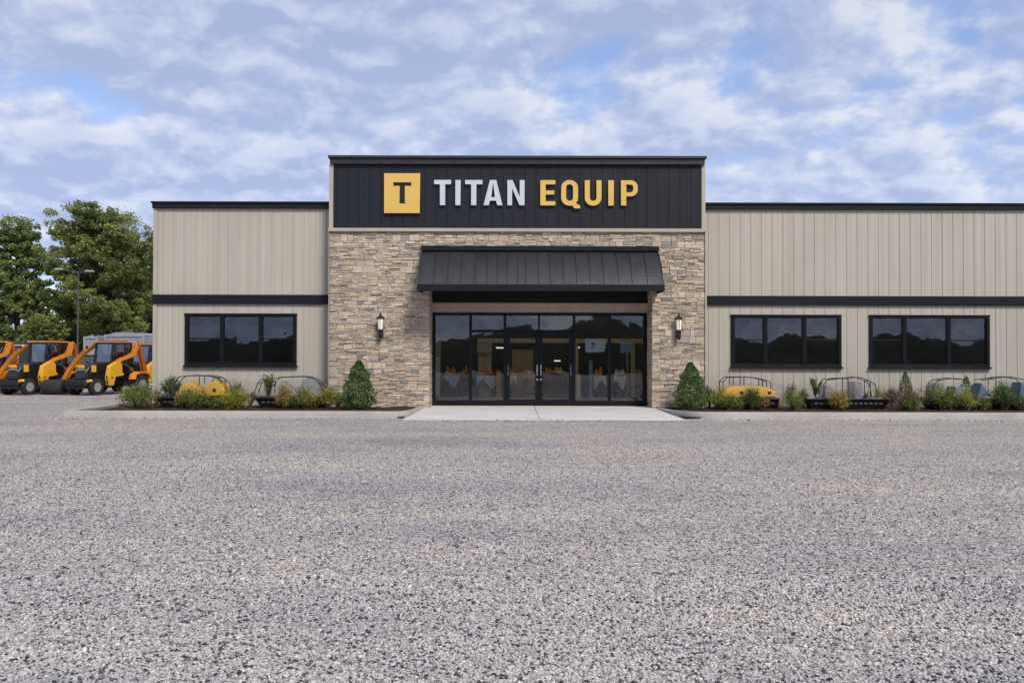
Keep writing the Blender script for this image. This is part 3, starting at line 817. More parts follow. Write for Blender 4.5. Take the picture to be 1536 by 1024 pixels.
# paper notice taped inside the glass
nx0, nx1, nz0, nz1 = X(878, YD), X(908.5, YD), Z(528.5, YD), Z(508.3, YD)
NO = ((nx0 + nx1) / 2, YD + .01, nz0)
notice = thing('paper_notice', 'white paper notice with a small dark mark taped inside the glass right of the doors', 'notice', NO)
o = dict(parent=notice, origin=NO)
W = nx1 - nx0; H = nz1 - nz0
MB().prism([(nx0, nz0 + .07 * H), (nx0 + .12 * W, nz0), (nx0 + .68 * W, nz0 + .03 * H), (nx0 + .68 * W, nz1), (nx0, nz1)], 'y', YD + .008, YD + .010).build('sheet', M['paper'], **o)
MB().prism([(nx0 + .66 * W, nz0 + .06 * H), (nx0 + .93 * W, nz0 + .08 * H), (nx0 + .95 * W, nz0 + .3 * H), (nx1, nz0 + .33 * H), (nx1, nz1 - .01), (nx0 + .66 * W, nz1 - .004)], 'y', YD + .013, YD + .015).build('second_sheet', M['paper'], **o)
m = MB(); u = lambda a: nx0 + a * W; v_ = lambda b: nz1 - b * H
m.box(u(.29), u(.48), YD + .0055, YD + .0075, v_(.37), v_(.27))
for a, b, c, d in ((.31, .35, .42, .38), (.37, .40, .52, .38), (.42, .46, .46, .38), (.33, .46, .55, .52), (.30, .34, .72, .62), (.34, .41, .70, .67), (.40, .43, .66, .60)): m.box(u(a), u(b), YD + .0055, YD + .0075, v_(c), v_(d))
m.build('dark_mark', M['ink'], **o)

# ------------------------------------------------------------------ goods inside
def display_table(px0, px1, Y, label, cloth, goods):
    x0, x1 = X(px0, Y, 560), X(px1, Y, 560); cx = (x0 + x1) / 2
    t = thing('display_table', label, 'table', (cx, Y, .022), 0, 'display tables inside the showroom')
    o = dict(parent=t, origin=(cx, Y, .022)); h = .80
    MB().box(x0, x1, Y - .35, Y + .35, h - .04, h).build('tabletop', M['int_dark'], **o, bevel=.006)
    for a in (x0 + .04, x1 - .04):
        for b in (-.3, .3): MB().tube([(a, Y + b, .022), (a, Y + b, h - .04)], .02, 6).build('leg', M['int_dark'], **o)
    rg = random.Random(int(px0))
    n = 26; top = []; bot = []
    for i in range(n + 1):
        x_ = x0 - .02 + (x1 - x0 + .04) * i / n
        top.append((x_, Y - .36, h + .004)); bot.append((x_ + rg.uniform(-.01, .01), Y - .37 - .03 * math.sin(i * 1.7) - rg.uniform(0, .02), h - rg.uniform(.30, .33) - .16 * math.sin(i * .24 + px0 * .1)))
    back = [(p[0], Y + .35, h + .004) for p in top]
    m = MB(); nn = n + 1
    m.add(top + bot + back, [(i, i + 1, nn + i + 1, nn + i) for i in range(n)] + [(2 * nn + i, 2 * nn + i + 1, i + 1, i) for i in range(n)])
    c = m.build('cloth', M[cloth], None, (cx, Y, h), smooth=False, fix=False); c.parent = t; c.location = (0, 0, h - .022)
    return t, cx, h


def goods_row(x0, x1, Y, z, seed, label, mat):
    rg = random.Random(seed); t = thing('parts_display', label, 'merchandise', ((x0 + x1) / 2, Y, z)); o = dict(parent=t, origin=((x0 + x1) / 2, Y, z))
    x = x0
    MB().box(x0, x1, Y - .14, Y + .14, z, z + .03).build('tray', M['int_dark'], **o)
    while x < x1 - .06:
        w_ = rg.uniform(.08, .16); hh = rg.uniform(.14, .30)
        m = MB(); m.box(x, x + w_ * .85, Y - .1, Y + .1, z + .03, z + .03 + hh * .6); m.prism([(x, z + .03 + hh * .6), (x + w_ * .85, z + .03 + hh * .6), (x + w_ * .6, z + .03 + hh), (x + w_ * .2, z + .03 + hh)], 'y', Y - .08, Y + .08)
        m.build('item', M[mat], **o, bevel=.01); x += w_
    return t


for i, (a, b, Y, lab, cl, mt, gl) in enumerate((
        (668, 689, 31.5, 'display table with pale blue cloth behind the leftmost glass panel', 'cloth_blue', 'goods_orange', 'small orange goods on the table behind the leftmost glass panel'),
        (692, 703, 33.0, 'small dark display table near the first upright of the entrance glass', 'int_dark', 'goods_orange', 'orange goods on the small dark table near the first upright'),
        (716, 742, 31.2, 'display table with draped pale cloth behind the glass left of the doors', 'cloth_blue', 'goods_orange', 'small orange goods on the table left of the doors'),
        (762, 774, 31.0, 'white clothed display table behind the left edge of the left door', 'cloth_white', 'goods_orange', 'orange goods at the left edge of the left door'),
        (784, 803, 32.5, 'brown display counter behind the left door', 'int_wood', 'goods_orange', 'small orange goods on the counter behind the left door'),
        (816, 846, 33.5, 'long dark display table behind the right door', 'int_dark', 'goods_orange', 'orange goods on the long dark table behind the right door'),
        (890, 907, 31.2, 'display table with white cloth below the paper notice', 'cloth_white', 'goods_orange', 'small orange goods on the table below the paper notice'),
        (920, 938, 31.0, 'display table with mixed cloth at the left of the rightmost glass panel', 'cloth_white', 'cloth_blue', 'pale blue goods at the left of the rightmost glass panel'),
        (944, 962, 31.8, 'dark display table behind the right of the rightmost glass panel', 'int_dark', 'goods_orange', 'bright orange goods behind the right of the rightmost glass panel'))):
    t, cx, h = display_table(a, b, Y, lab, cl, mt)
    goods_row(X(a, Y) + .05, X(b, Y) - .05, Y - .1, h + .006, 40 + i, gl, mt)


def banner(px, w_, Y, h, mat, label):
    x_ = X(px, Y); t = thing('banner_stand', label, 'banner', (x_, Y, .022)); o = dict(parent=t, origin=(x_, Y, .022))
    MB().box(x_ - w_ / 2, x_ + w_ / 2, Y - .008, Y + .008, .08, h).build('panel', M[mat], **o)
    MB().box(x_ - w_ / 2 - .03, x_ + w_ / 2 + .03, Y - .1, Y + .1, .022, .075).build('base', M['steel'], **o, bevel=.01)


banner(886, .13, 30.6, 1.35, 'blue', 'narrow blue banner stand left of the table below the paper notice')
banner(655, .22, 30.5, 1.45, 'cloth_white', 'tall pale banner stand at the far left of the entrance glass')
banner(868, .14, 30.6, .85, 'cloth_white', 'short white banner stand just right of the right door')
banner(748, .16, 30.6, 1.0, 'hood_yellow', 'yellow banner stand just left of the left door')
# screen on a post at the right
x_ = X(941, 28.8); t = thing('display_screen', 'pale blue screen on a grey post behind the rightmost glass panel', 'screen', (x_, 28.8, .022)); o = dict(parent=t, origin=(x_, 28.8, .022))
MB().tube([(x_, 28.8, .03), (x_, 28.8, 1.8)], .05, 10).build('post', M['steel'], **o); MB().lathe([(.25, 0), (.25, .03), (.08, .05)], (x_, 28.8, .022), 'z', 18).build('base', M['steel'], **o, smooth=True)
MB().box(x_ - .24, x_ + .10, 28.68, 28.74, 1.62, 1.98).build('panel', M['blue'], **o, bevel=.008)
# lit pendant lights, then unseen strip lights added to brighten the showroom
for px, py, Y, wd, lab in ((750, 521.5, 33, .15, 'small lit ceiling light seen through the glass left of the doors'), (836, 541, 33, .12, 'small lit ceiling light seen through the right door'), (867, 521, 33, .06, 'tiny lit ceiling light right of the right door')):
    x_, z_ = P(px, py, Y); t = thing('ceiling_light', lab, 'light', (x_, Y, z_), 0, 'lit lights inside the showroom'); o = dict(parent=t, origin=(x_, Y, z_))
    MB().box(x_ - wd, x_ + wd, Y - .1, Y + .1, z_ - .022, z_ + .022).build('diffuser', M['lit_panel'], **o, bevel=.006)
    MB().box(x_ - wd - .02, x_ + wd + .02, Y - .13, Y + .13, z_ + .024, z_ + .08).build('housing', M['int_dark'], **o)
    m = MB()
    for s_ in (-1, 1): m.tube([(x_ + s_ * wd * .8, Y, z_ + .09), (x_ + s_ * wd * .8, Y, 3.2)], .006, 6)
    m.build('rod', M['int_dark'], **o)
k_ = 0
for yy in (28.4, 31.8):  # strips added above the door head, out of view, to light the goods
    for xx in (-1.6, .4, 2.4, 4.0):
        t = thing('added_strip_light', 'long unseen strip light added on the showroom ceiling to brighten the goods', 'light', (xx, yy, 3.2), 0, 'added strip lights on the showroom ceiling'); o = dict(parent=t, origin=(xx, yy, 3.2))
        MB().box(xx - .6, xx + .6, yy - .08, yy + .08, 3.10, 3.14).build('diffuser', M['strip'], **o, bevel=.006)
        MB().box(xx - .62, xx + .62, yy - .1, yy + .1, 3.141, 3.2).build('housing', M['int_dark'], **o)

# ================================================================== ground, kerbs, beds, walkway
m = MB(); m.add([(-300, -300, 0), (300, -300, 0), (300, 300, 0), (-300, 300, 0)], [(0, 1, 2, 3)])
tag(m.build('ground', M['ground'], fix=False), kind='structure')


def sweep_kerb(name, pts, wd=.17):
    """pts: (x, y, height); the road side is to the left of the walking direction"""
    n = len(pts); vs = []; fs = []
    for i, (x, y, h) in enumerate(pts):
        a = Vector(pts[max(i - 1, 0)][:2]); b = Vector(pts[min(i + 1, n - 1)][:2]); d = (b - a).normalized(); nr = Vector((-d.y, d.x))
        if 0 < i < n - 1:
            d0 = (Vector((x, y)) - a).normalized(); sc_ = 1 / max(.5, abs(Vector((-d0.y, d0.x)).dot(nr)))
        else: sc_ = 1
        o_ = Vector((x, y)); q = o_ - nr * wd * sc_; e = .03 * min(1, h / .1)
        o2 = o_ - nr * e * sc_; q2 = q + nr * .012 * sc_
        vs += [(*o_, -.05), (*(o_ - nr * .012), h - e), (*o2, h), (*q2, h), (*q, h - .012), (*q, -.05)]
    for i in range(n - 1):
        for k_ in range(5): fs.append((i * 6 + k_, i * 6 + k_ + 1, (i + 1) * 6 + k_ + 1, (i + 1) * 6 + k_))
    fs += [tuple(range(6)), tuple((n - 1) * 6 + k_ for k_ in range(5, -1, -1))]
    m = MB(); m.add(vs, fs); ob = m.build(name, M['kerb'], smooth=True); return tag(ob, kind='structure')


YK = 21.05
KL = [(-2.52, 24.85, .06), (-2.55, 23.2, .09), (-2.60, 22.0, .13), (-2.68, 21.4, .16), (-2.9, 21.08, .17), (-3.3, YK, .175)] + [(x, YK, .175) for x in (-6.0, -9.0)] + [(-10.85, YK, .175), (-10.99, YK + .04, .175), (-11.04, YK + .2, .175), (-11.12, 24, .175), (-11.2, 46, .175)]
KR = [(22, YK + .03, .175), (15, YK + .02, .175), (9, YK, .175), (5.3, YK, .175), (4.85, YK + .04, .172), (4.5, YK + .25, .165), (4.32, YK + .65, .15), (4.24, YK + 1.3, .12), (4.18, YK + 2.3, .08), (4.14, 24.85, .05)]
sweep_kerb('kerb', KL); sweep_kerb('kerb', KR)


def bed(x0, x1, y0, y1, seed, inner=0):
    rs = np.random.RandomState(seed); nx = int((x1 - x0) / .06); ny = int((y1 - y0) / .06)
    gx = np.linspace(x0, x1, nx); gy = np.linspace(y0, y1, ny); XX, YY = np.meshgrid(gx, gy)
    ed = np.minimum.reduce([(YY - y0), (XX - x0) if inner != -1 else (XX - x0), (x1 - XX)])
    ZZ = .125 - .09 * np.clip(ed / .9, 0, 1) + rs.uniform(-.016, .02, XX.shape)
    edge = (XX - x0 if inner == -1 else x1 - XX)
    if inner: ZZ = np.minimum(ZZ, .03 + .07 * np.clip(edge / 1.0, 0, 1))
    V = np.stack([XX, YY, ZZ], -1).reshape(-1, 3); i = np.arange(nx * ny).reshape(ny, nx)
    Fq = np.stack([i[:-1, :-1], i[:-1, 1:], i[1:, 1:], i[1:, :-1]], -1).reshape(-1, 4)
    return tag(np_mesh('mulch_bed', V, Fq, M['mulch']), kind='structure')


bed(-10.95, -2.66, YK + .14, YW + .02, 3, 1)
bed(4.27, 21.9, YK + .14, YW + .02, 4, -1)
m = MB()
for a, b, c_, d in ((-2.50, .66, 20.72, .014), (.674, 4.13, 20.72, .014)):
    m.add([(a if a < 0 else a, c_, -.03), (b + (.05 if b > 1 else 0), c_, -.03), (b, YD + .1, -.03), (a, YD + .1, -.03), (a - (.12 if a < 0 else 0), c_, d), (b + (.05 if b > 1 else 0), c_, d), (b, YD + .1, .028), (a, YD + .1, .028)],
          [(3, 2, 1, 0), (4, 5, 6, 7), (0, 1, 5, 4), (1, 2, 6, 5), (2, 3, 7, 6), (3, 0, 4, 7)])
tag(m.build('walkway', M['slab'], bevel=.006), kind='structure')

# ------------------------------------------------------------------ loose gravel in the near lot
rs = np.random.RandomState(11)


def pebbles(y0, y1, sp_, r0, r1, lod, keep0, keep1):
    xw = .66 * y1 + 1.2; xs = np.arange(-xw, xw, sp_); ys = np.arange(y0, y1, sp_)
    A, B = np.meshgrid(xs, ys); A = A.ravel(); B = B.ravel()
    A = A + rs.uniform(-.5, .5, A.shape) * sp_; B = B + rs.uniform(-.5, .5, B.shape) * sp_
    patch = .5 + .5 * np.sin(A * 1.7 + 2 * np.sin(B * .9)) * np.sin(B * 2.3 + 1.3 * np.sin(A * .7))
    kp = (np.abs(A) < .63 * B + 1.0) & (rs.rand(len(A)) < (keep0 + (keep1 - keep0) * (B - y0) / (y1 - y0)) * (.72 + .4 * patch))
    A = A[kp]; B = B[kp]; n = len(A)
    if lod:
        g = (1 + 5 ** .5) / 2
        u = np.array([(-1, g, 0), (1, g, 0), (-1, -g, 0), (1, -g, 0), (0, -1, g), (0, 1, g), (0, -1, -g), (0, 1, -g), (g, 0, -1), (g, 0, 1), (-g, 0, -1), (-g, 0, 1)]); u /= np.linalg.norm(u[0])
        f = np.array([(0, 11, 5), (0, 5, 1), (0, 1, 7), (0, 7, 10), (0, 10, 11), (1, 5, 9), (5, 11, 4), (11, 10, 2), (10, 7, 6), (7, 1, 8), (3, 9, 4), (3, 4, 2), (3, 2, 6), (3, 6, 8), (3, 8, 9), (4, 9, 5), (2, 4, 11), (6, 2, 10), (8, 6, 7), (9, 8, 1)])
    else:
        u = np.array([(1, 0, 0), (0, 1, 0), (-1, 0, 0), (0, -1, 0), (0, 0, 1), (.5, .5, -.6)]) * 1.0
        u = np.array([(1, 0, 0), (.2, 1, 0), (-1, .2, 0), (-.2, -1, 0), (.15, .1, 1)]); f = np.array([(0, 1, 4), (1, 2, 4), (2, 3, 4), (3, 0, 4)])
    k_ = len(u); V = np.repeat(u[None], n, 0) * (1 + rs.uniform(-.28, .28, (n, k_, 1)))
    r = rs.uniform(r0, r1, n) * np.where(rs.rand(n) < .06, 1.5, 1)
    V *= np.stack([r * rs.uniform(.9, 1.5, n), r * rs.uniform(.7, 1.05, n), r * rs.uniform(.45, .85, n)], 1)[:, None]
    th = rs.uniform(0, 2 * PI, n); tl = rs.normal(0, .35, n)
    c_, s_ = np.cos(tl)[:, None], np.sin(tl)[:, None]
    x, z = V[..., 0] * c_ - V[..., 2] * s_, V[..., 0] * s_ + V[..., 2] * c_
    c_, s_ = np.cos(th)[:, None], np.sin(th)[:, None]; y = V[..., 1]
    V = np.stack([x * c_ - y * s_ + A[:, None], x * s_ + y * c_ + B[:, None], z + r[:, None] * rs.uniform(.0, .35, n)[:, None]], -1).reshape(-1, 3)
    Fq = (f[None] + (np.arange(n) * k_)[:, None, None]).reshape(-1, 3)
    return V, Fq


Va, Fa = pebbles(2.2, 6.2, .0190, .0068, .0118, True, .80, .80)
Vb, Fb = pebbles(6.2, 15.5, .029, .0075, .0125, False, .80, .06)
nk = 900; ii = rs.randint(0, len(Va) // 12, nk); Vk = Va.reshape(-1, 12, 3)[ii].copy(); Vk -= Vk.mean(1, keepdims=True)
Vk *= rs.uniform(.9, 2.2, (nk, 1, 1)); Vk[:, :, 0] += rs.uniform(-11.3, 16, nk)[:, None]; Vk[:, :, 1] += (YK - .03 - rs.rand(nk) ** 2 * .5)[:, None]; Vk[:, :, 2] += .006
on = (Vk[:, 0, 0] > -3) & (Vk[:, 0, 0] < 4.6); Vk[on, :, 1] -= .42
Fk = (Fa[:20][None] + (np.arange(nk) * 12)[:, None, None]).reshape(-1, 3)
tag(np_mesh('gravel', np.concatenate([Va, Vb, Vk.reshape(-1, 3)]), np.concatenate([Fa, Fb + len(Va), Fk + len(Va) + len(Vb)]), M['pebble']), kind='stuff')


# ------------------------------------------------------------------ plants
def leaf_quads(C, size, rs, up=.4, asp=.45, curl=.15):
    n = len(C); nr = rs.normal(0, 1, (n, 3)); nr[:, 2] += up; nr /= np.linalg.norm(nr, axis=1)[:, None]
    a = rs.normal(0, 1, (n, 3)); a -= nr * (a * nr).sum(1)[:, None]; a /= np.linalg.norm(a, axis=1)[:, None]; b = np.cross(nr, a)
    s_ = (size if np.ndim(size) else np.full(n, size))[:, None] * rs.uniform(.65, 1.3, (n, 1))
    V = np.stack([C - a * s_ * .5, C + b * s_ * asp * .5 + nr * s_ * curl, C + a * s_ * .5, C - b * s_ * asp * .5 + nr * s_ * curl], 1).reshape(-1, 3)
    return V, np.arange(4 * n).reshape(n, 4)


def shrub(px, ptop, hw, Y, label, leaf, n=1300, seed=0, shape='bush', size=.05, name='shrub', cat='shrub', base=.03, x=None):
    rs = np.random.RandomState(seed + 100); rg = random.Random(seed)
    x0, zt = P(px, ptop, Y); h = zt - base; r = hw * Y / F_PX
    t = thing(name, label, cat, (x0, Y, base)); m = MB(); C = []
    if shape == 'bush':
        tips = []
        for i in range(26):
            a = rg.uniform(0, 2 * PI); q = rg.random() ** .6; hh = h * rg.uniform(.55, 1.0) * (1 - .42 * q * q)
            tip = Vector((math.cos(a) * r * q, math.sin(a) * r * q * .85, hh)); mid = Vector((tip.x * .45, tip.y * .45, hh * .45))
            m.tube([(tip.x * .08, tip.y * .08, -.04), mid, tip], [.009, .006, .003], 5); tips.append((mid, tip))
        per = n // len(tips)
        for mid, tip in tips:
            u = rs.rand(per) ** .8; base_p = np.array(mid)[None] * (1 - u)[:, None] + np.array(tip)[None] * u[:, None]
            C.append(base_p + rs.normal(0, .17 * r + .012, (per, 3)) * [1, 1, .85])
    elif shape == 'cone':
        for i in range(8):
            a = i * .8; m.tube([(0, 0, -.04), (math.cos(a) * r * .25, math.sin(a) * r * .25, h * .35)], [.012, .004], 5)
        m.tube([(0, 0, -.04), (0, 0, h * .9)], [.025, .006], 6)
        z = h * (1 - (1 - rs.rand(n) ** .95 * .99)); z = h * rs.rand(n) ** 1.15; f = z / h
        R_ = r * np.clip(np.minimum((f + .06) / .24, 1) ** .5, 0, 1) * (1 - np.clip((f - .20) / .84, 0, 1) ** 1.8)
        az = rs.uniform(0, 2 * PI, n); ph = seed * 1.9; lump = 1 + .15 * np.sin(az * 4 + z * 8 + ph) + .13 * np.sin(az * 3 - z * 15 + 2 * ph) + .07 * np.sin(az * 7 + z * 31)
        q = R_ * lump * (1 - .5 * rs.rand(n) ** 2.5)
        C.append(np.stack([q * np.cos(az), q * np.sin(az), z + rs.normal(0, .015, n)], 1))
    elif shape == 'tuft':           # upright leafy head on a bare stem
        m.tube([(0, 0, -.04), (.01, 0, h * .35), (.0, 0, h * .95)], [.02, .016, .006], 6)
        for i in range(16):
            a = rg.uniform(0, 2 * PI); l0 = h * rg.uniform(.32, .6); tip = Vector((math.cos(a) * r * rg.uniform(.3, 1), math.sin(a) * r * .7, h * rg.uniform(.72, 1)))
            m.tube([(0, 0, l0), tip], [.006, .003], 5); k_ = n // 16; u = rs.rand(k_)[:, None]
            C.append(np.array([[0, 0, l0]]) * (1 - u) + np.array(tip)[None] * u + rs.normal(0, .02, (k_, 3)))
    elif shape == 'bare':           # twiggy, few leaves
        for i in range(34):
            a = rg.uniform(0, 2 * PI); q = rg.random() ** .5; tip = Vector((math.cos(a) * r * q, math.sin(a) * r * q * .6, h * rg.uniform(.7, 1) * (1 - .3 * q)))
            mid = Vector((tip.x * .35, tip.y * .35, tip.z * .5)); m.tube([(0, 0, -.04), mid, tip], [.008, .006, .003], 5)
            for s_ in range(2):
                p = mid.lerp(tip, rg.uniform(.3, .8)); m.tube([p, p + Vector((rg.uniform(-.1, .1), rg.uniform(-.06, .06), rg.uniform(.05, .14)))], [.004, .002], 4)
            k_ = max(1, n // 34); u = .5 + .5 * rs.rand(k_)[:, None]
            C.append(np.array(mid)[None] * (1 - u) + np.array(tip)[None] * u + rs.normal(0, .03, (k_, 3)))
    m.build('stem', M['stem_orange'] if (shape == 'tuft' and seed % 2 == 1) else M['twig'], t, fix=False)
    C = np.concatenate(C); C[:, 2] = np.maximum(C[:, 2], .02)
    if shape == 'tuft':
        V, Fq = leaf_quads(C, size, rs, .1, .25, .05)
    else: V, Fq = leaf_quads(C, size, rs)
    np_mesh('foliage', V, Fq, M[leaf], t); return t


SH = [  # px, top, half width, Y, leaf, shape, n, size, label
    (213, 571, 25, 24.05, 'leaf_green', 'bush', 2000, .05, 'round olive green shrub at the left corner of the building, outermost in the left bed'),
    (257, 557, 15, 25.20, 'leaf_deep', 'bare', 900, .055, 'upright dark leafy sprig with bare reddish twigs, second plant from the left corner'),
    (290, 577, 18, 24.09, 'leaf_green', 'bush', 1500, .045, 'green shrub in front of the left rounded yellow hood in the left bed'),
    (352, 563, 15, 25.20, 'leaf_bronze', 'bare', 260, .04, 'bare brown twiggy shrub behind the broad yellow-green shrub in the left bed'),
    (353, 581, 21, 24.07, 'leaf_yellow', 'bush', 1700, .045, 'broad yellow-green shrub right of the yellow hoods in the left bed'),
    (403, 561, 12, 25.20, 'leaf_deep', 'tuft', 700, .085, 'upright palm-like tuft on a thin orange stem in the left bed'),
    (428, 578, 13, 24.13, 'leaf_autumn', 'bush', 1100, .042, 'brownish yellow shrub right of the orange stemmed tuft in the left bed'),
    (456, 576, 12, 24.09, 'leaf_yellow', 'bush', 1100, .042, 'narrow green shrub in front of the grey cover in the left bed'),
    (493, 576, 13, 24.09, 'leaf_yellow', 'bush', 1200, .042, 'yellow-green shrub at the left edge of the stone pier'),
    (538, 541, 21.5, 24.09, 'leaf_conifer', 'cone', 8500, .05, 'cone shaped evergreen in front of the left stone pier'),
    (1036, 544, 20.5, 24.09, 'leaf_conifer', 'cone', 8500, .05, 'cone shaped evergreen in front of the right stone pier'),
    (1076, 580, 11, 24.25, 'leaf_yellow', 'bush', 900, .042, 'yellow-green shrub at the left end of the long yellow hood in the right bed'),
    (1094, 588, 13, 24.05, 'leaf_green', 'bush', 1000, .042, 'low mixed green shrub in front of the left part of the long yellow hood'),
    (1126, 578, 12, 24.09, 'leaf_deep', 'bush', 1300, .042, 'dark green upright shrub before the middle of the long yellow hood'),
    (1188, 583, 15, 24.05, 'leaf_green', 'bush', 1300, .042, 'green shrub below the right end of the middle window'),
    (1187, 567, 9, 25.20, 'leaf_bronze', 'bare', 120, .04, 'bare twig plant behind the green shrub right of the long yellow hood'),
    (1223, 565, 12, 25.20, 'leaf_deep', 'tuft', 420, .085, 'dark fan shaped tuft on a stem beside the left end of the boat shaped tray'),
    (1258, 583, 12, 24.09, 'leaf_autumn', 'bush', 1100, .042, 'autumn yellow shrub in front of the boat shaped black tray'),
    (1275, 578, 11, 25.20, 'leaf_yellow', 'bush', 500, .042, 'thin pale shrub just behind the autumn yellow shrub in the right bed'),
    (1321, 579, 12, 25.20, 'leaf_yellow', 'bush', 800, .045, 'bright yellow-green shrub at the right end of the black tray with the wire hoop'),
    (1357, 580, 22, 24.13, 'leaf_bronze', 'bush', 900, .05, 'wide bronze shrub under the right window'),
    (1358, 557, 10, 25.20, 'leaf_deep', 'cone', 1500, .05, 'dark green pointed evergreen rising behind the wide bronze shrub'),
    (1412, 576, 14, 24.17, 'leaf_green', 'bush', 1200, .042, 'loose green shrub beside the black hoop left in the rightmost tray'),
    (1449, 565, 11, 25.20, 'leaf_deep', 'cone', 900, .05, 'dark pointed evergreen between the blue-grey covers of the rightmost tray'),
    (1449, 582, 13, 24.13, 'leaf_yellow', 'bush', 1200, .042, 'yellow-green shrub in front of the dark pointed evergreen of the rightmost tray'),
    (1507, 572, 17, 24.17, 'leaf_deep', 'bush', 1900, .042, 'round dark green shrub nearest the right edge of the photo'),
    (235, 580, 12, 24.9, 'leaf_bronze', 'bare', 160, .04, 'bare reddish twig plant just right of the olive green corner shrub'),
    (272, 586, 9, 24.2, 'leaf_autumn', 'bush', 500, .04, 'small tan plant between the dark leafy sprig and the yellow hood'),
    (322, 597, 11, 24.1, 'leaf_deep', 'bush', 500, .04, 'low dark plant in front of the second yellow hood'),
    (336, 588, 9, 24.15, 'leaf_yellow', 'bush', 500, .04, 'small yellow plant touching the left of the broad yellow-green shrub'),
    (376, 583, 12, 25.0, 'leaf_bronze', 'bare', 140, .04, 'thin bare twigs between the broad yellow-green shrub and the orange stemmed tuft'),
    (442, 592, 9, 24.1, 'leaf_deep', 'bush', 500, .04, 'low dark green plant before the grey cover, left of the narrow green shrub'),
    (472, 590, 9, 24.3, 'leaf_autumn', 'bush', 450, .04, 'small autumn coloured plant right of the narrow green shrub'),
    (507, 588, 9, 24.2, 'leaf_green', 'bush', 500, .04, 'small green plant against the left stone pier beside its evergreen'),
    (1064, 570, 10, 24.9, 'leaf_bronze', 'bare', 120, .04, 'bare dark twigs just right of the right evergreen'),
    (1108, 592, 9, 24.1, 'leaf_yellow', 'bush', 500, .04, 'small yellow plant in front of the long yellow hood, left of the dark upright shrub'),
    (1144, 592, 9, 24.1, 'leaf_autumn', 'bush', 450, .04, 'small tan plant before the right end of the long yellow hood'),
    (1205, 580, 10, 24.8, 'leaf_bronze', 'bare', 160, .04, 'bare brown twigs left of the dark fan shaped tuft'),
    (1240, 588, 9, 24.9, 'leaf_autumn', 'bush', 350, .04, 'small orange tinted plant right of the dark fan shaped tuft'),
    (1298, 586, 9, 24.9, 'leaf_bronze', 'bare', 140, .04, 'thin bare twigs inside the boat shaped tray'),
    (1338, 574, 11, 25.0, 'leaf_bronze', 'bare', 150, .04, 'bare twigs directly left of the wide bronze shrub'),
    (1368, 592, 13, 24.0, 'leaf_green', 'bush', 800, .04, 'low green plant in front of the wide bronze shrub'),
    (1392, 578, 10, 24.8, 'leaf_autumn', 'bush', 450, .04, 'small yellow leaved plant left of the thick black hoop'),
    (1426, 584, 9, 24.2, 'leaf_yellow', 'bush', 500, .04, 'small pale green plant just right of the loose green shrub'),
    (1476, 592, 9, 24.1, 'leaf_green', 'bush', 400, .04, 'low green plant before the pointed blue-grey cover'),
    (1529, 588, 10, 24.2, 'leaf_deep', 'bush', 500, .04, 'small dark plant at the right edge beside the round dark green shrub'),
]
for i, (px, pt, hw, Y, lf, shp, n, sz, lab) in enumerate(SH):
    t = shrub(px, pt - (2.5 if shp == 'bush' else 0), hw * (1.24 if shp == 'bush' else 1.1), Y, lab, lf, int(n * (1.8 if shp == 'bush' else 1.15)), i, shp, sz, 'conifer' if shp == 'cone' else 'shrub', 'conifer' if shp == 'cone' else 'shrub')
    t['group'] = 'shrubs in the planting beds'


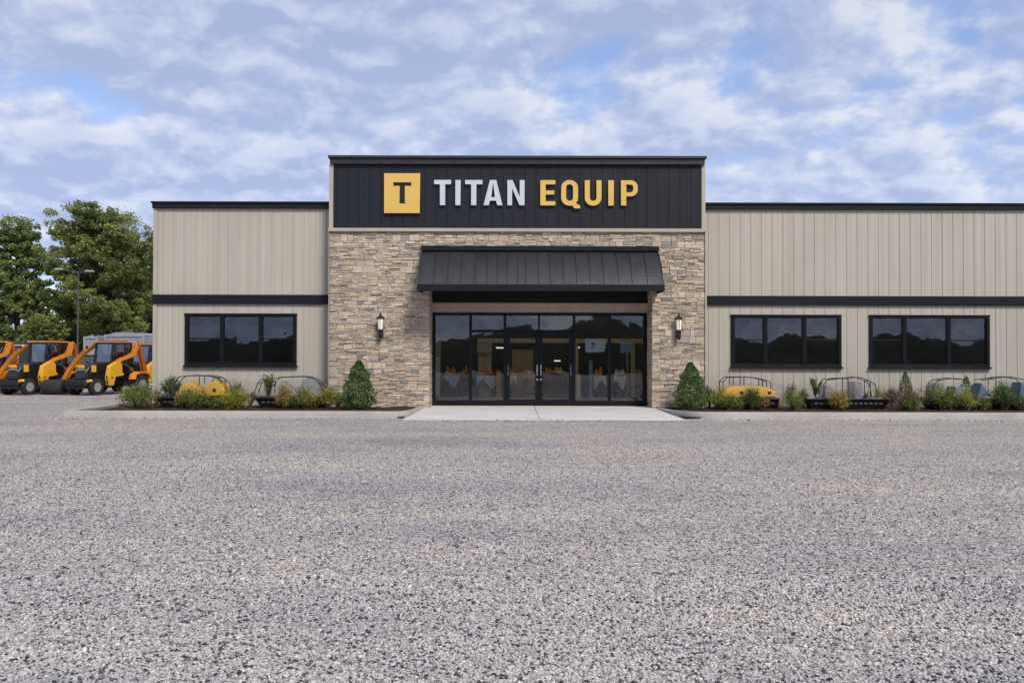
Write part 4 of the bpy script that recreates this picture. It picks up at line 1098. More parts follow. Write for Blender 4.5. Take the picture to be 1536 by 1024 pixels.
# ------------------------------------------------------------------ trays with hoods and wire hoops standing in the beds
def tray_cart(px0, px1, Y, label, hoods, hoops, flareL=True, flareR=True, name='tray_cart', cat='cart'):
    x0, x1 = X(px0, Y, 600), X(px1, Y, 600); cx = (x0 + x1) / 2; zb, zt = .055, Z(596, Y)
    t = thing(name, label, cat, (cx, Y, .0)); o = dict(parent=t, origin=(cx, Y, .0))
    fl, fr = (.16 if flareL else .0), (.16 if flareR else .0)
    # open trough, outer then inner shell
    m = MB(); d0, d1 = .20, .30
    def ring(z, e, y_): return [(x0 + fl * (1 - e), Y - y_, z), (x1 - fr * (1 - e), Y - y_, z), (x1 - fr * (1 - e), Y + y_, z), (x0 + fl * (1 - e), Y + y_, z)]
    vs = ring(zb, 0, d0) + ring(zt, 1, d1) + ring(zt, .96, d1 - .03) + ring(zb + .06, .1, d0 - .03)
    m.add(vs, [(3, 2, 1, 0)] + [(a + i, a + (i + 1) % 4, a + 4 + (i + 1) % 4, a + 4 + i) for a in (0, 4, 8) for i in range(4)] + [(12, 13, 14, 15)])
    m.build('trough', M['machine_black'], **o)
    m = MB(); m.box(x0 - .02, x1 + .02, Y - d1 - .025, Y - d1, zt - .035, zt + .012); m.box(x0 - .02, x1 + .02, Y + d1, Y + d1 + .025, zt - .035, zt + .012); m.box(x0 - .02, x0 + .01, Y - d1, Y + d1, zt - .03, zt + .01); m.box(x1 - .01, x1 + .02, Y - d1, Y + d1, zt - .03, zt + .01)
    m.build('rim', M['machine_black'], **o, bevel=.006)
    m = MB(); k_ = int((x1 - x0 - fl - fr) / .14)
    for i in range(k_):
        a = x0 + fl + .05 + i * .14; m.box(a, a + .09, Y - .285, Y - .262, zb + (zt - zb) * .45, zb + (zt - zb) * .62)
    m.build('slot_bar', M['pole'], **o)
    m = MB(); m.box(x0 + fl + .05, x0 + fl + .13, Y - .18, Y + .18, .0, zb); m.box(x1 - fr - .13, x1 - fr - .05, Y - .18, Y + .18, .0, zb); m.build('foot', M['machine_black'], **o)
    for (a, b, top, mt, kind) in hoods:
        xa, xb, zz = X(a, Y, 590), X(b, Y, 590), Z(top, Y); w_ = xb - xa; hh = zz - zt
        pr = []
        N = 18
        for i in range(N + 1):
            u = i / N
            if kind == 'round': f = (1 - abs(2 * u - 1) ** 2.4) ** .55
            elif kind == 'long': f = (1 - abs(2 * u - 1) ** 4.0) ** .6 * (1 - .10 * u)
            elif kind == 'fin': f = min(1, u / .42) if u < .42 else max(0, 1 - .75 * (u - .42) / .58)
            else: f = min(1, u * 9, (1 - u) * 9) ** .5
            pr.append((xa + w_ * u, zt + .02 + hh * max(0, f)))
        rows = [(-.26, .80, -.0), (-.245, .93, .0), (-.19, 1.0, 0), (.19, 1.0, 0), (.245, .93, 0), (.26, .80, 0)]
        vs = []
        for (yy, s_, _) in rows: vs += [((xa + xb) / 2 + (p[0] - (xa + xb) / 2) * (.9 + .1 * s_), Y + yy, zt + .02 + (p[1] - zt - .02) * s_) for p in pr]
        nn = len(pr); fs = [(r_ * nn + i, r_ * nn + i + 1, (r_ + 1) * nn + i + 1, (r_ + 1) * nn + i) for r_ in range(len(rows) - 1) for i in range(nn - 1)]
        fs += [tuple(range(nn)), tuple(len(rows) * nn - 1 - i for i in range(nn))]
        hd = MB().add(vs, fs).build('hood', M[mt], **o, smooth=True)
        if mt == 'hood_yellow':
            m = MB(); k_ = 1 if kind == 'round' else 3
            for i in range(k_):
                a_ = xa + w_ * (.5 if k_ == 1 else (.36, .62, .85)[i]); m.box(a_ - .045, a_ + .045, Y - .268, Y - .25, zt + .02 + hh * .30, zt + .02 + hh * .52)
            m.build('vent', M['machine_black'], hd, (cx, Y, 0))
            MB().box(xa + w_ * .06, xb - w_ * .06, Y - .275, Y - .262, zt + .03, zt + .055).build('hood_lip', M['machine_black'], hd, (cx, Y, 0))
    for pts in hoops:
        w3 = [P(a, b, Y) for a, b in pts]
        m = MB()
        for yy in (-.2, .2): m.tube([(a, Y + yy, b) for a, b in w3], .013, 6)
        for (a, b) in w3[1:-1:2]: m.tube([(a, Y - .2, b), (a, Y + .2, b)], .010, 6)
        m.build('hoop', M['machine_black'], **o, smooth=True)
    return t


tray_cart(240, 346, 24.65, 'black tray with two rounded yellow hoods and wire hoop below the left window', [(271, 306, 575.5, 'hood_yellow', 'round'), (309, 343, 573, 'hood_yellow', 'round')],
          [[(262, 596), (266, 572), (274, 564.5), (288, 563), (316, 563.5), (330, 566), (341, 574), (347, 596)], [(303, 565), (303, 576)], [(321, 574), (324, 567), (331, 566.5), (336, 574)]], True, False)
tray_cart(386, 497, 24.65, 'black flared tray with grey domed cover and wire hoop left of the stone pier', [(410, 448, 572, 'clear_cover', 'fin'), (450, 484, 568, 'clear_cover', 'round')],
          [[(384, 590), (390, 574), (396, 568)], [(408, 592), (411, 572), (418, 566), (436, 565), (452, 564.5), (464, 565), (474, 568), (482, 575), (489, 590)]], True, True)
tray_cart(1068, 1164, 24.65, 'black tray with one long yellow hood and wire frame below the middle window', [(1078, 1163, 577.5, 'hood_yellow', 'long')],
          [[(1082, 594), (1082, 572), (1088, 565.5), (1112, 565), (1130, 566), (1146, 570), (1153, 573), (1153, 590)], [(1097, 565), (1097, 578)], [(1113, 565), (1113, 578)], [(1141, 569), (1141, 594)]], True, False)
tray_cart(1206, 1330, 24.65, 'boat shaped black tray with tall wire hoop between the middle and right windows', [(1232, 1247, 577.5, 'clear_cover', 'round'), (1276, 1289, 572, 'clear_cover', 'box')],
          [[(1232, 596), (1232, 576), (1238, 569), (1254, 567.5), (1272, 567), (1278, 565.5), (1288, 566), (1300, 571), (1308, 576), (1312, 596)], [(1268, 567), (1268, 596)], [(1301, 572), (1301, 596)]], True, True)
tray_cart(1384, 1560, 24.65, 'long black tray with blue-grey covers and thick black hoop at the right edge', [(1397, 1412, 574, 'clear_cover', 'box'), (1424, 1443, 579, 'hood_blue', 'box'), (1458, 1478, 573, 'hood_blue', 'fin'), (1521, 1556, 572.5, 'hood_blue', 'box')],
          [[(1394, 596), (1395, 580), (1399, 572.5), (1406, 569.5), (1424, 567), (1444, 569)], [(1466, 570), (1488, 567), (1496, 565.5), (1512, 565), (1530, 569), (1545, 580)], [(1488, 567), (1488, 596)]], True, True)


# ------------------------------------------------------------------ orange loaders
def plate_path(pts, wd):
    L = []; Rr = []
    for i, p in enumerate(pts):
        a = Vector(pts[max(i - 1, 0)]); b = Vector(pts[min(i + 1, len(pts) - 1)]); d = (b - a).normalized(); n = Vector((-d.y, d.x)); w_ = wd[i] / 2
        L.append((p[0] + n.x * w_, p[1] + n.y * w_)); Rr.append((p[0] - n.x * w_, p[1] - n.y * w_))
    return L, Rr


def add_plate(m, pts, wd, x0, x1, mi=0):
    L, Rr = plate_path(pts, wd); n = len(L); vs = []
    for xx in (x0, x1): vs += [(xx, *p) for p in L] + [(xx, *p) for p in Rr]
    fs = []
    for i in range(n - 1):
        fs += [(i, i + 1, n + i + 1, n + i), (2 * n + i + 1, 2 * n + i, 3 * n + i, 3 * n + i + 1), (i + 1, i, 2 * n + i, 2 * n + i + 1), (n + i, n + i + 1, 3 * n + i + 1, 3 * n + i)]
    fs += [(0, n, 3 * n, 2 * n), (n - 1, 3 * n - 1, 4 * n - 1, 2 * n - 1)]
    m.add(vs, fs, mi); return m


def smooth_path(pts, k_=4):
    out_ = []
    n = len(pts)
    for i in range(n - 1):
        p0, p1, p2, p3 = (Vector(pts[max(i - 1, 0)]), Vector(pts[i]), Vector(pts[i + 1]), Vector(pts[min(i + 2, n - 1)]))
        for j in range(k_):
            t = j / k_; out_.append(tuple(.5 * ((2 * p1) + (p2 - p0) * t + (2 * p0 - 5 * p1 + 4 * p2 - p3) * t * t + (3 * p1 - p0 - 3 * p2 + p3) * t ** 3)))
    return out_ + [tuple(pts[-1])]


def wheel(root, x, y, r, wd, side):
    m = MB(); h = wd / 2
    prof = [(r * .56, -h * .92), (r * .80, -h), (r * .94, -h * .86), (r * .985, -h * .6), (r * .985, h * .6), (r * .94, h * .86), (r * .80, h), (r * .56, h * .92)]
    m.lathe(prof, (x, y, r), 'x', 28, 0, False)
    for i in range(18):
        a = 2 * PI * i / 18
        for s_ in (-1, 1):
            a2 = a + (.09 if s_ > 0 else -.08)
            Mx = Matrix.Translation((x + s_ * h * .45, y, r)) @ Matrix.Rotation(a2, 4, 'X') @ Matrix.Rotation(s_ * .35, 4, 'Z')
            m.box(-h * .42, h * .42, -.022, .022, r * .955, r * 1.02, 0, Mx)
    ty = m.build('wheel', M['rubber'], root, smooth=True)
    m = MB(); m.lathe([(r * .57, h * .86 * side), (r * .5, h * .9 * side), (r * .46, h * .35 * side), (r * .2, h * .3 * side), (r * .17, h * .55 * side), (.02, h * .6 * side)], (x, y, r), 'x', 20)
    m.lathe([(r * .56, -h * .7 * side), (r * .3, -h * .6 * side), (.02, -h * .6 * side)], (x, y, r), 'x', 16)
    for i in range(6):
        a = i * PI / 3; m.box(x + side * h * .34 - .012, x + side * h * .34 + .012, y + math.cos(a) * r * .33 - .016, y + math.cos(a) * r * .33 + .016, r + math.sin(a) * r * .33 - .016, r + math.sin(a) * r * .33 + .016)
    m.build('rim', M['rim'], ty, smooth=True)


def loader(label):
    t = thing('compact_loader', label, 'loader', (0, 0, 0), 0, 'orange loaders parked left of the building')
    B = lambda *a, **k: MB().box(*a, **k)
    m = B(-.34, .34, -1.15, 1.25, .36, .62); m.box(-.44, .44, -1.12, -.98, .26, .40); m.box(-.90, .90, .54, .72, .30, .44); m.box(-.42, .42, .2, 1.2, .6, 1.14); m.box(-.5, .5, .95, 1.42, .5, 1.05)
    m.build('chassis', M['machine_black'], t, bevel=.02)
    # hood sloping to the nose with grille
    m = MB(); m.prism([(-1.28, .60), (-1.28, .94), (-1.2, 1.08), (-.75, 1.18), (-.24, 1.23), (-.24, .60)], 'x', -.32, .32)
    hd = m.build('hood', M['machine_black'], t, bevel=.05, segs=3)
    m = MB()
    for i in range(5): m.box(-.25, .25, -1.305, -1.272, .63 + i * .055, .655 + i * .055)
    m.build('grille', M['pole'], hd)
    MB().prism([(-.17, 1.02), (.17, 1.02), (.12, 1.13), (-.12, 1.13)], 'y', -1.275, -1.245).build('badge', M['yellow'], hd, bevel=.004)
    MB().box(-.2, .2, -1.30, -1.27, .94, .985).build('plate', M['rim'], hd)
    for s_ in (-1, 1):
        MB().lathe([(.035, 0), (.035, -.02), (.025, -.03)], (s_ * .25, -1.262, .90), 'y', 14).build('headlight', M['lamp_head'], t, smooth=True)
        MB().box(s_ * .38 - .045, s_ * .38 + .045, -1.12, -.95, .86, 1.12).build('indicator_housing', M['yellow'], t, bevel=.015)
    # nose frame, bumper and step
    m = B(-.50, .50, -1.50, -1.40, .34, .48); m.box(-.42, .42, -1.50, -1.26, .36, .58); m.box(-.30, .30, -1.545, -1.515, .40, .44); m.box(-.5, .5, -1.5, -1.2, .25, .31)
    m.build('bumper', M['machine_black'], t, bevel=.015)
    MB().prism([(.30, .42), (.58, .52), (.52, .60), (.26, .56)], 'y', -1.42, -1.25).build('step', M['yellow'], t, bevel=.01)
    # cab
    c0, c1, wz, rz = -.24, .80, 1.24, 1.98
    m = MB()
    for s_ in (-1, 1):
        x_ = s_ * .42
        m.prism([(x_ - .028, 0), (x_ + .028, 0), (x_ + .028, 1), (x_ - .028, 1)], 'z', 0, .001) if False else None
        m.tube([(x_, c0 - .02, wz - .05), (x_ * .94, c0 + .10, rz)], .036, 6); m.tube([(x_, c1, .9), (x_ * .95, c1 - .03, rz)], .042, 6); m.tube([(x_, .42, .85), (x_ * .95, .44, rz)], .026, 6)
        m.box(x_ - .03, x_ + .03, c0, c1, wz - .46, wz - .40); m.tube([(x_, c0, wz - .05), (x_, .0, .86)], .03, 6)
    m.box(-.43, .43, c0 - .03, c0 + .02, wz - .07, wz + .0); m.box(-.41, .41, c0 + .07, c0 + .13, rz - .05, rz); m.box(-.41, .41, c1 - .06, c1, rz - .05, rz); m.box(-.43, .43, c1 - .03, c1 + .03, 1.05, 1.14)
    cb = m.build('cab_frame', M['machine_black'], t)
    gm = M['cab_glass']
    MB().add([(-.39, c0 - .005, wz), (.39, c0 - .005, wz), (.375, c0 + .098, rz - .04), (-.375, c0 + .098, rz - .04)], [(0, 1, 2, 3)]).build('windscreen', gm, cb, fix=False)
    MB().add([(-.39, c1, 1.14), (.39, c1, 1.14), (.375, c1 - .03, rz - .04), (-.375, c1 - .03, rz - .04)], [(0, 1, 2, 3)]).build('rear_window', gm, cb, fix=False)
    for s_ in (-1, 1): MB().add([(s_ * .42, c0 + .02, wz - .02), (s_ * .42, .0, .92), (s_ * .42, c1 - .03, .92), (s_ * .398, c1 - .05, rz - .02), (s_ * .396, c0 + .12, rz - .02)], [(0, 1, 2, 3, 4)]).build('side_window', gm, cb, fix=False)
    m = MB(); m.box(-.46, .46, c0 - .06, c1 + .06, rz, rz + .055); rf = m.build('roof', M['orange'], t, bevel=.035, segs=3)
    MB().box(-.34, .34, c0 + .05, c1 - .1, rz + .056, rz + .085).build('roof_hatch', M['machine_black'], rf, bevel=.012)
    for s_ in (-1, 1): MB().box(s_ * .3 - .06, s_ * .3 + .06, c0 - .085, c0 - .055, rz + .005, rz + .06).build('work_light', M['lamp_head'], rf, bevel=.008)
    m = B(-.22, .22, .34, .72, 1.0, 1.12); m.box(-.21, .21, .66, .78, 1.12, 1.62); m.build('seat', M['seat_dark'], t, bevel=.04)
    m = MB(); m.lathe([(.17, -.012), (.185, 0), (.17, .012), (.155, 0), (.17, -.012)], (0, .12, 1.36), 'y', 20); m.tube([(0, .12, 1.36), (0, -.05, 1.1)], .02, 6); m.build('steering_wheel', M['machine_black'], t, smooth=True)
    for s_ in (-1, 1):
        m = MB(); m.tube([(s_ * .5, c0, 1.75), (s_ * .66, c0 - .12, 1.78)], .01, 5); m.box(s_ * .66 - .05, s_ * .66 + .05, c0 - .15, c0 - .12, 1.66, 1.86); m.build('mirror', M['machine_black'], t)
    for s_ in (-1, 1):
        wheel(t, s_ * .50, -1.05, .31, .22, s_); wheel(t, s_ * 1.02, .62, .36, .28, s_)
        MB().prism([(.18, .58), (.26, .78), (.46, .86), (.80, .86), (1.0, .78), (1.08, .58), (1.03, .56), (.96, .74), (.78, .81), (.47, .81), (.31, .74), (.23, .56)], 'x', s_ * 1.02 - .15, s_ * 1.02 + .15).build('mudguard', M['orange'], t)
        # curved lift arm: two plates
        xa = s_ * (.71 if s_ > 0 else .54)
        path = smooth_path([(.84, 1.80), (.75, 1.96), (.68, 1.74), (.56, 1.55), (.26, 1.44), (-.08, 1.32), (-.36, 1.14)] if s_ > 0 else [(.10, 1.78), (-.02, 1.86), (-.22, 1.80), (-.52, 1.46), (-.80, 1.0), (-.95, .62), (-.98, .46)])
        n = len(path); wd = [.10 + .06 * math.sin(PI * min(1, i / (n - 1) * 1.15)) for i in range(n)]
        if s_ < 0: wd = [q * 1.1 for q in wd]
        splay = lambda mm: setattr(mm, 'v', [(q[0] - .66 * (max(0, 1.84 - q[2]) / 1.4) ** .75, q[1], q[2]) for q in mm.v]) if s_ < 0 else None
        m = MB(); add_plate(m, path, wd, xa - .08, xa - .045); add_plate(m, path, wd, xa + .045, xa + .08)
        splay(m)
        ar = m.build('lift_arm', M['orange'], t, bevel=.008)
        m = MB(); add_plate(m, path[1:-1], [q * .45 for q in wd[1:-1]], xa - .045, xa + .045); splay(m); m.build('arm_web', M['redorange'], ar)
        m = MB(); m.tube([(xa + s_ * .03, p[0] + .02, p[1] + .10) for p in path[2:-4:2]], .014, 6); splay(m); m.build('hose', M['machine_black'], ar, smooth=True)
        m = MB(); m.tube([(xa, .60, .95), (xa, .10, 1.15)], .04, 8, 0); m.tube([(xa, .10, 1.15), (xa, -.2, 1.24)], .02, 8); splay(m); m.build('lift_cylinder', M['pole'], ar, smooth=True)
        if s_ > 0:      # rear leg of the arm tower, broad slotted plate in front of it
            m = MB(); pth = [(.82, 1.92), (.96, 1.45), (1.12, .95), (1.16, .62)]; w4 = [.10, .14, .18, .22]; add_plate(m, pth, w4, xa - .09, xa - .055); add_plate(m, pth, w4, xa + .055, xa + .09)
            m.tube([(xa - .10, .80, 1.90), (xa + .10, .80, 1.90)], .045, 10); m.box(xa - .06, xa + .06, 1.02, 1.2, .60, .70)
            m.build('arm_tower', M['redorange'], t, bevel=.006)
            m = MB(); m.tube([(xa - .02, .42, .9), (xa + .12, .30, 1.0), (xa + .16, .5, .8), (xa + .04, .7, .7)], .03, 6); m.box(xa - .05, xa + .32, .45, .85, .68, .74); m.build('valve_block', M['redorange'], t)
        else:
            m = MB(); pth = [(.04, 1.84), (.30, 1.35), (.46, .80)]; add_plate(m, pth, [.10, .14, .18], xa + .04, xa + .075); m.box(xa + .0, xa + .1, .36, .58, .60, .84); m.build('arm_tower', M['redorange'], t, bevel=.006)
        px_ = xa if s_ > 0 else -.46
        poly = [(-.64, 1.10), (-.30, 1.26), (-.10, 1.18), (-.08, .86), (.02, .74), (-.20, .70), (-.40, .68), (-.50, .36), (-.68, .36), (-.74, .66), (-.70, .86)] if s_ > 0 else [(-.9, .80), (-.78, .86), (-.78, .50), (-.9, .50)]
        m = MB(); m.prism(poly, 'x', px_ - .10, px_ + .11)
        sp_ = m.build('side_plate', M['yellow'], t, bevel=.012)
        if s_ > 0:
            m = MB(); m.prism([(-.62, .62), (-.55, .62), (-.55, .69), (-.62, .69)], 'x', px_ - .103, px_ + .113)
            m.box(px_ - .035, px_ + .035, -.752, -.70, .64, .71); m.box(px_ - .02, px_ + .02, -.735, -.69, .42, .56)
            m.build('slot', M['machine_black'], sp_)
    m = MB(); m.prism([(-.30, .40), (-.25, 1.02), (.05, 1.22), (.42, 1.16), (.52, .86), (.20, .80), (.10, .42)], 'x', -.84, -.70); m.build('side_plate', M['redorange'], t, bevel=.012)
    m = MB(); m.tube([(-.60, -.20, .55), (-.80, -.35, .70), (-.76, -.5, .95), (-.55, -.30, 1.1)], .022, 6); m.tube([(.55, -.55, .6), (.66, -.72, .75), (.60, -.4, 1.0)], .022, 6); m.build('hydraulic_hose', M['machine_black'], t, smooth=True)
    MB().tube([(-.48, -1.38, .42), (.48, -1.38, .42)], .05, 10).build('cross_tube', M['machine_black'], t)
    return t


L0 = loader('orange loader with glazed cab, third from the left edge, nearest the lamp post on its right')
YM = 33.4
a0 = R(-20)
L0.location = (X(161, YM, 590), YM, 0); L0.rotation_euler = (0, 0, a0)
dup(L0, (X(60, YM, 590), YM + .1, 0), R(-19), 'orange loader with glazed cab directly left of the lamp post, second from the left edge')
dup(L0, (X(-36, YM, 590), YM + .15, 0), R(-21), 'orange loader cut off by the left edge of the photo')
dup(L0, (X(213, 36.6, 590), 36.8, 0), R(-17), 'orange loader half hidden by the corner of the building', .97)
L0['label'] = 'orange loader with glazed cab right of the lamp post, in front of the grey containers'

# black ground roller lying between the two nearest loaders
xr_ = X(82, 32.6, 590); t = thing('ground_roller', 'black roller attachment lying on the gravel left of the lamp post between two orange loaders', 'attachment', (xr_, 32.6, 0), R(-8))
MB().lathe([(.05, -.42), (.27, -.42), (.29, -.38), (.29, .38), (.27, .42), (.05, .42)], (0, 0, .29), 'x', 24).build('drum', M['rubber'], t, smooth=True)
m = MB(); m.box(-.50, -.45, -.30, .45, .22, .36); m.box(.45, .50, -.30, .45, .22, .36); m.box(-.50, .50, .40, .50, .30, .56); m.box(-.2, .2, .36, .42, .45, .62); m.build('frame', M['machine_black'], t, bevel=.012)
for s_ in (-1, 1): MB().lathe([(.03, s_ * .40), (.07, s_ * .43), (.07, s_ * .46), (.02, s_ * .47)], (0, 0, .29), 'x', 14).build('hub', M['rim'], t, smooth=True)
MB().tube([(-.3, .44, .56), (-.1, .40, .72), (.15, .42, .70), (.3, .46, .56)], .02, 6).build('hose', M['machine_black'], t, smooth=True)

# ------------------------------------------------------------------ things standing behind the loaders
def car(name, label, loc, rotz, mat, van=False):
    t = thing(name, label, 'van' if van else 'car', loc, rotz)
    h1 = 1.0 if van else .86
    body = [(-2.15, .34), (-2.2, .60), (-2.1, .78), (-1.1, .94), (1.75, .98), (2.12, .92), (2.18, .55), (2.1, .34)]
    m = MB(); m.prism(body, 'x', -.86, .86); m.build('body', M[mat], t, bevel=.08, segs=3)
    top = 1.46 if not van else 2.0
    gh = [(-1.15, .93), (-.45, top - .05), (-.1, top), (1.0 if not van else 1.9, top), (1.85 if not van else 2.05, .97)]
    m = MB(); n = len(gh); vs = [(-.80, *p) if p[1] < 1.1 else (-.62, *p) for p in gh] + [(.80, *p) if p[1] < 1.1 else (.62, *p) for p in gh]
    m.add(vs, [tuple(range(n)), tuple(range(2 * n - 1, n - 1, -1))] + [(i, (i + 1) % n, n + (i + 1) % n, n + i) for i in range(n)])
    m.build('cabin', M['cab_dark'], t, bevel=.03)
    m = MB(); m.box(-.63, .63, -.35, 1.0 if not van else 1.9, top - .02, top + .035)
    for s_ in (-1, 1):
        m.tube([(s_ * .80, -1.12, .95), (s_ * .63, -.42, top)], .035, 6); m.tube([(s_ * .80, .35, .97), (s_ * .635, .35, top)], .03, 6); m.tube([(s_ * .80, 1.82 if not van else 2.03, .98), (s_ * .63, 1.0 if not van else 1.88, top)], .04, 6)
    m.build('roof', M[mat], t, bevel=.02)
    for s_ in (-1, 1):
        for y_ in (-1.35, 1.32):
            m = MB(); m.lathe([(.2, -.1), (.32, -.1), (.335, -.05), (.335, .05), (.32, .1), (.2, .1)], (s_ * .80, y_, .335), 'x', 22); wl = m.build('wheel', M['rubber'], t, smooth=True)
            MB().lathe([(.21, .085 * s_), (.15, .10 * s_), (.03, .09 * s_)], (s_ * .80, y_, .335), 'x', 16).build('rim', M['rim'], wl, smooth=True)
        MB().box(s_ * .66 - .16, s_ * .66 + .16, -2.20, -2.08, .62, .76).build('headlight', M['lamp_head'], t, bevel=.02)
    MB().box(-.5, .5, -2.215, -2.12, .42, .56).build('grille', M['machine_black'], t, bevel=.015)
    return t


M['cab_dark'] = simple('car_window_dark', (.02, .025, .03), .12, 0, .1, 2, 0)
car('parked_car', 'silver car parked behind the loaders, left of the lamp post', (X(104, 41, 570), 42.5, 0), R(-12), 'car_silver')
car('parked_car', 'dark blue car parked behind the loaders, right of the lamp post', (X(130, 38.5, 570), 39.5, 0), R(-20), 'car_dark')
car('parked_van', 'white van parked in front of the trees at the left edge', (X(14, 48, 560), 49, 0), R(-15), 'van_white', True)


def container(px0, px1, ptop, Y, label):
    x0, x1, zt = X(px0, Y, 510), X(px1, Y, 510), Z(ptop, Y); t = thing('storage_container', label, 'container', ((x0 + x1) / 2, Y, 0)); o = dict(parent=t, origin=((x0 + x1) / 2, Y, 0))
    m = MB(); n = int((x1 - x0) / .14); xs = []
    for i in range(n):
        a = x0 + (x1 - x0) * i / n; b = (x1 - x0) / n; xs += [(a, 0), (a + b * .35, 0), (a + b * .5, .035), (a + b * .85, .035)]
    xs.append((x1, 0))
    for (a, d), (b, e) in zip(xs[:-1], xs[1:]): m.add([(a, Y + d, .15), (b, Y + e, .15), (b, Y + e, zt - .1), (a, Y + d, zt - .1)], [(0, 1, 2, 3)])
    m.box(x0, x1, Y + .06, Y + 2.4, .15, zt - .05); m.build('shell', M['container'], **o, fix=False)
    m = MB(); m.box(x0 - .02, x1 + .02, Y - .03, Y + .06, zt - .12, zt); m.box(x0 - .02, x1 + .02, Y - .03, Y + .06, .05, .18)
    for a in (x0, x1): m.box(a - .06, a + .06, Y - .035, Y + .05, .05, zt)
    m.build('frame', M['container'], **o, bevel=.008)
    MB().prism([(x0, zt - .03), (x1, zt - .03), (x1 - .4, zt + .10), (x0 + .5, zt + .12)], 'y', Y + .07, Y + 2.4).build('roof', M['container'], **o)


container(127, 146, 506, 47, 'small pale grey container seen left of the right loader cab')
container(158, 215, 503, 46, 'large pale grey container behind the right loader cab')

# street lamp
px, Yl = 117.5, 45.0; xx, zt = P(px, 407, Yl)
lamp = thing('street_lamp', 'tall thin grey lamp post with two arms in front of the trees', 'street lamp', (xx, Yl, 0)); o = dict(parent=lamp, origin=(xx, Yl, 0))
MB().tube([(xx, Yl, 0), (xx, Yl, zt * .5), (xx, Yl, zt)], [.05, .042, .03], 12).build('pole', M['pole'], **o, smooth=True)
MB().lathe([(.2, 0), (.2, .03), (.12, .05), (.11, .25), (.09, .27)], (xx, Yl, 0), 'z', 16).build('base', M['pole'], **o, smooth=True)
for pth, e in (([(117.5, 408), (104, 405.5), (90, 403.5)], (88.5, 404)), ([(117.5, 408), (126, 408.5), (132, 407)], (134, 407))):
    pts = [(P(a, b, Yl)[0], Yl, P(a, b, Yl)[1]) for a, b in pth]; MB().tube(pts, .02, 8).build('arm', M['pole'], **o)
    q = P(*e, Yl); m = MB(); m.prism([(q[0] - .22, q[1] - .03), (q[0] + .22, q[1] - .03), (q[0] + .2, q[1] + .05), (q[0] - .16, q[1] + .07)], 'y', Yl - .12, Yl + .12); m.build('luminaire', M['lamp_head'], **o, bevel=.02)


# ------------------------------------------------------------------ trees
def tree(px, Y, ptop, rad_px, label, leaf, seed, nclump=300, per=70, lsz=.24, trunk_frac=.22, crown='round', name='deciduous_tree', x=None, H=None, rad=None):
    rs = np.random.RandomState(seed); rg = random.Random(seed)
    if x is None:
        x, zt = P(px, ptop, Y); H = zt; rad = rad_px * Y / F_PX
    t = thing(name, label, 'tree', (x, Y, 0)); t['group'] = 'trees behind the parked loaders'
    m = MB(); z0 = H * trunk_frac
    lean = rg.uniform(-.02, .02) * H
    tr = [(0, 0, -.2), (lean * .1, 0, H * .1), (lean * .3, .05, H * .3), (lean * .6, .0, H * .55), (lean, 0, H * .9)]
    m.tube(tr, [H * .028, H * .022, H * .017, H * .011, H * .003], 10)
    C = []; ncl = 0
    nl = 24
    for i in range(nl):
        f = (i + rg.random() * .8) / nl; zb = z0 + (H * .80 - z0) * f
        a = i * 2.4 + rg.uniform(-.4, .4)
        zr = zb / H
        if crown == 'round': Rr = rad * (math.sin(PI * min(1, max(0, (zr - .05) / 1.05)) ** .85) ** .6) * rg.uniform(.75, 1.08)
        else: Rr = rad * (1.05 - .75 * zr) * rg.uniform(.7, 1.1)
        rise = rg.uniform(.12, .30) * H * (1 - f * .35) if crown == 'round' else rg.uniform(.05, .16) * H
        p0 = Vector((lean * zr, 0, zb)); p2 = Vector((math.cos(a) * Rr, math.sin(a) * Rr, min(zb + rise, H * .985))); p1 = p0.lerp(p2, .5) + Vector((0, 0, -.02 * H))
        m.tube([p0, p1, p2], [H * .008, H * .005, H * .0015], 6)
        k_ = nclump // nl
        for j in range(k_):
            u = rg.uniform(.3, 1.03) ** .8
            q = p0.lerp(p1, u * 2) if u < .5 else p1.lerp(p2, u * 2 - 1)
            q = q + Vector((rg.gauss(0, 1), rg.gauss(0, 1), rg.gauss(0, .8))) * rad * .13
            if q.z > H: q.z = H - rg.random() * .4
            if rg.random() < .35: m.tube([p0.lerp(p2, u * .8), q], [H * .0022, H * .0008], 4)
            s_ = rad * rg.uniform(.06, .12); nn = int(per * 1.45 * rg.uniform(.6, 1.3))
            off = rs.normal(0, 1, (nn, 3)); off /= np.linalg.norm(off, axis=1)[:, None]; off *= rs.rand(nn, 1) ** .4
            C.append(np.array(q)[None] + off * s_ * [1.25, 1.25, .8])
    # top leaders
    for j in range(nclump // 12):
        q = Vector((lean + rg.gauss(0, rad * .28), rg.gauss(0, rad * .28), H * rg.uniform(.86, .985))); nn = per
        off = rs.normal(0, 1, (nn, 3)); C.append(np.array(q)[None] + off * rad * .055 * [1, 1, .9])
    m.build('trunk', M['bark'], t, fix=False, smooth=True)
    C = np.concatenate(C); V, Fq = leaf_quads(C, lsz * .8, rs, .5, .62, .12)
    np_mesh('crown', V, Fq, M[leaf], t); return t


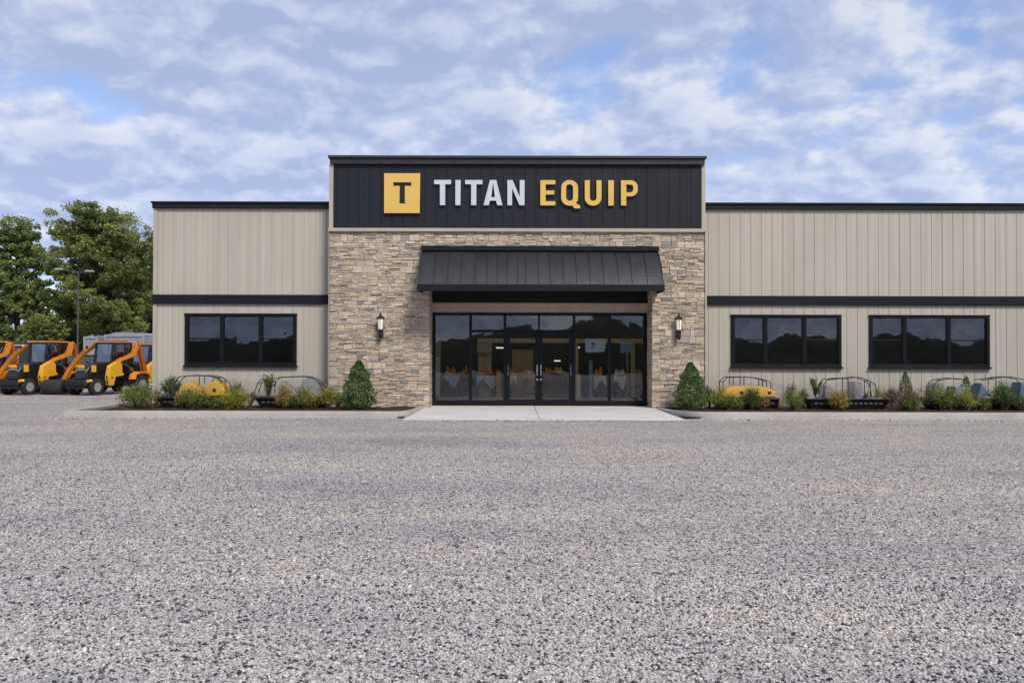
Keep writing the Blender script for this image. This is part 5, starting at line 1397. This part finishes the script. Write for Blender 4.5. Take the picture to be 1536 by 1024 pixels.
tree(28, 55, 326, 58, 'tall olive green tree at the left edge of the photo', 'leaf_tree_olive', 21, 560, 70, .20, .16, 'cone')
tree(156, 54, 314, 80, 'large full maple-like tree behind the right loader', 'leaf_tree', 22, 840, 75, .20, .17, 'round')
tree(228, 60, 372, 52, 'yellowish green tree partly hidden by the building corner', 'leaf_tree_olive', 23, 420, 70, .2, .1)
tree(86, 60, 436, 46, 'low bushy tree filling the gap between the two tall trees', 'leaf_tree', 24, 420, 70, .2, .08)
tree(-45, 58, 372, 60, 'tree beyond the left edge whose branches fill the left border', 'leaf_tree', 25, 300, 70, .22, .12)
tree(66, 52, 470, 36, 'small light green tree standing low behind the left loader', 'leaf_tree', 26, 200, 60, .18, .06)
tree(190, 66, 400, 60, 'dark tree standing behind the large maple-like tree', 'leaf_dark', 27, 320, 70, .24, .1)
# undergrowth closing the far side of the lot
rs = np.random.RandomState(8); n = 110000
hx = np.where(rs.rand(n) < .4, rs.uniform(-62, -12, n), rs.uniform(-130, 130, n)); hh = (3.4 + 1.0 * np.sin(hx * .7) + .8 * np.sin(hx * 1.9 + 1)) * rs.rand(n) ** .7
V, Fq = leaf_quads(np.stack([hx, 69 + rs.uniform(-1, 1.6, n) + hh * .25, hh], 1), .34, rs, .5, .65, .1)
tag(np_mesh('undergrowth', V, Fq, M['leaf_dark']), kind='stuff')
# low wooded hills on the far side of the lot, behind the photographer: the windows mirror them
rs = np.random.RandomState(15); gx = np.linspace(-110, 110, 420); gy = np.linspace(0, 1, 14); XX, TT = np.meshgrid(gx, gy)
ht = 3.3 + .75 * np.sin(gx * .10 + .8) + .5 * np.sin(gx * .23) + .35 * np.sin(gx * .71 + 2) + rs.uniform(-.15, .2, len(gx))
ZZ = ht[None] * np.sin(TT * PI * .5) + rs.uniform(-.2, .2, XX.shape) * np.sin(TT * PI); YY = -17 - TT * 9
ZZ[0] = -.3
i = np.arange(XX.size).reshape(XX.shape)
tag(np_mesh('hills', np.stack([XX, YY, ZZ], -1).reshape(-1, 3), np.stack([i[:-1, 1:], i[:-1, :-1], i[1:, :-1], i[1:, 1:]], -1).reshape(-1, 4), M['hill']), kind='structure')
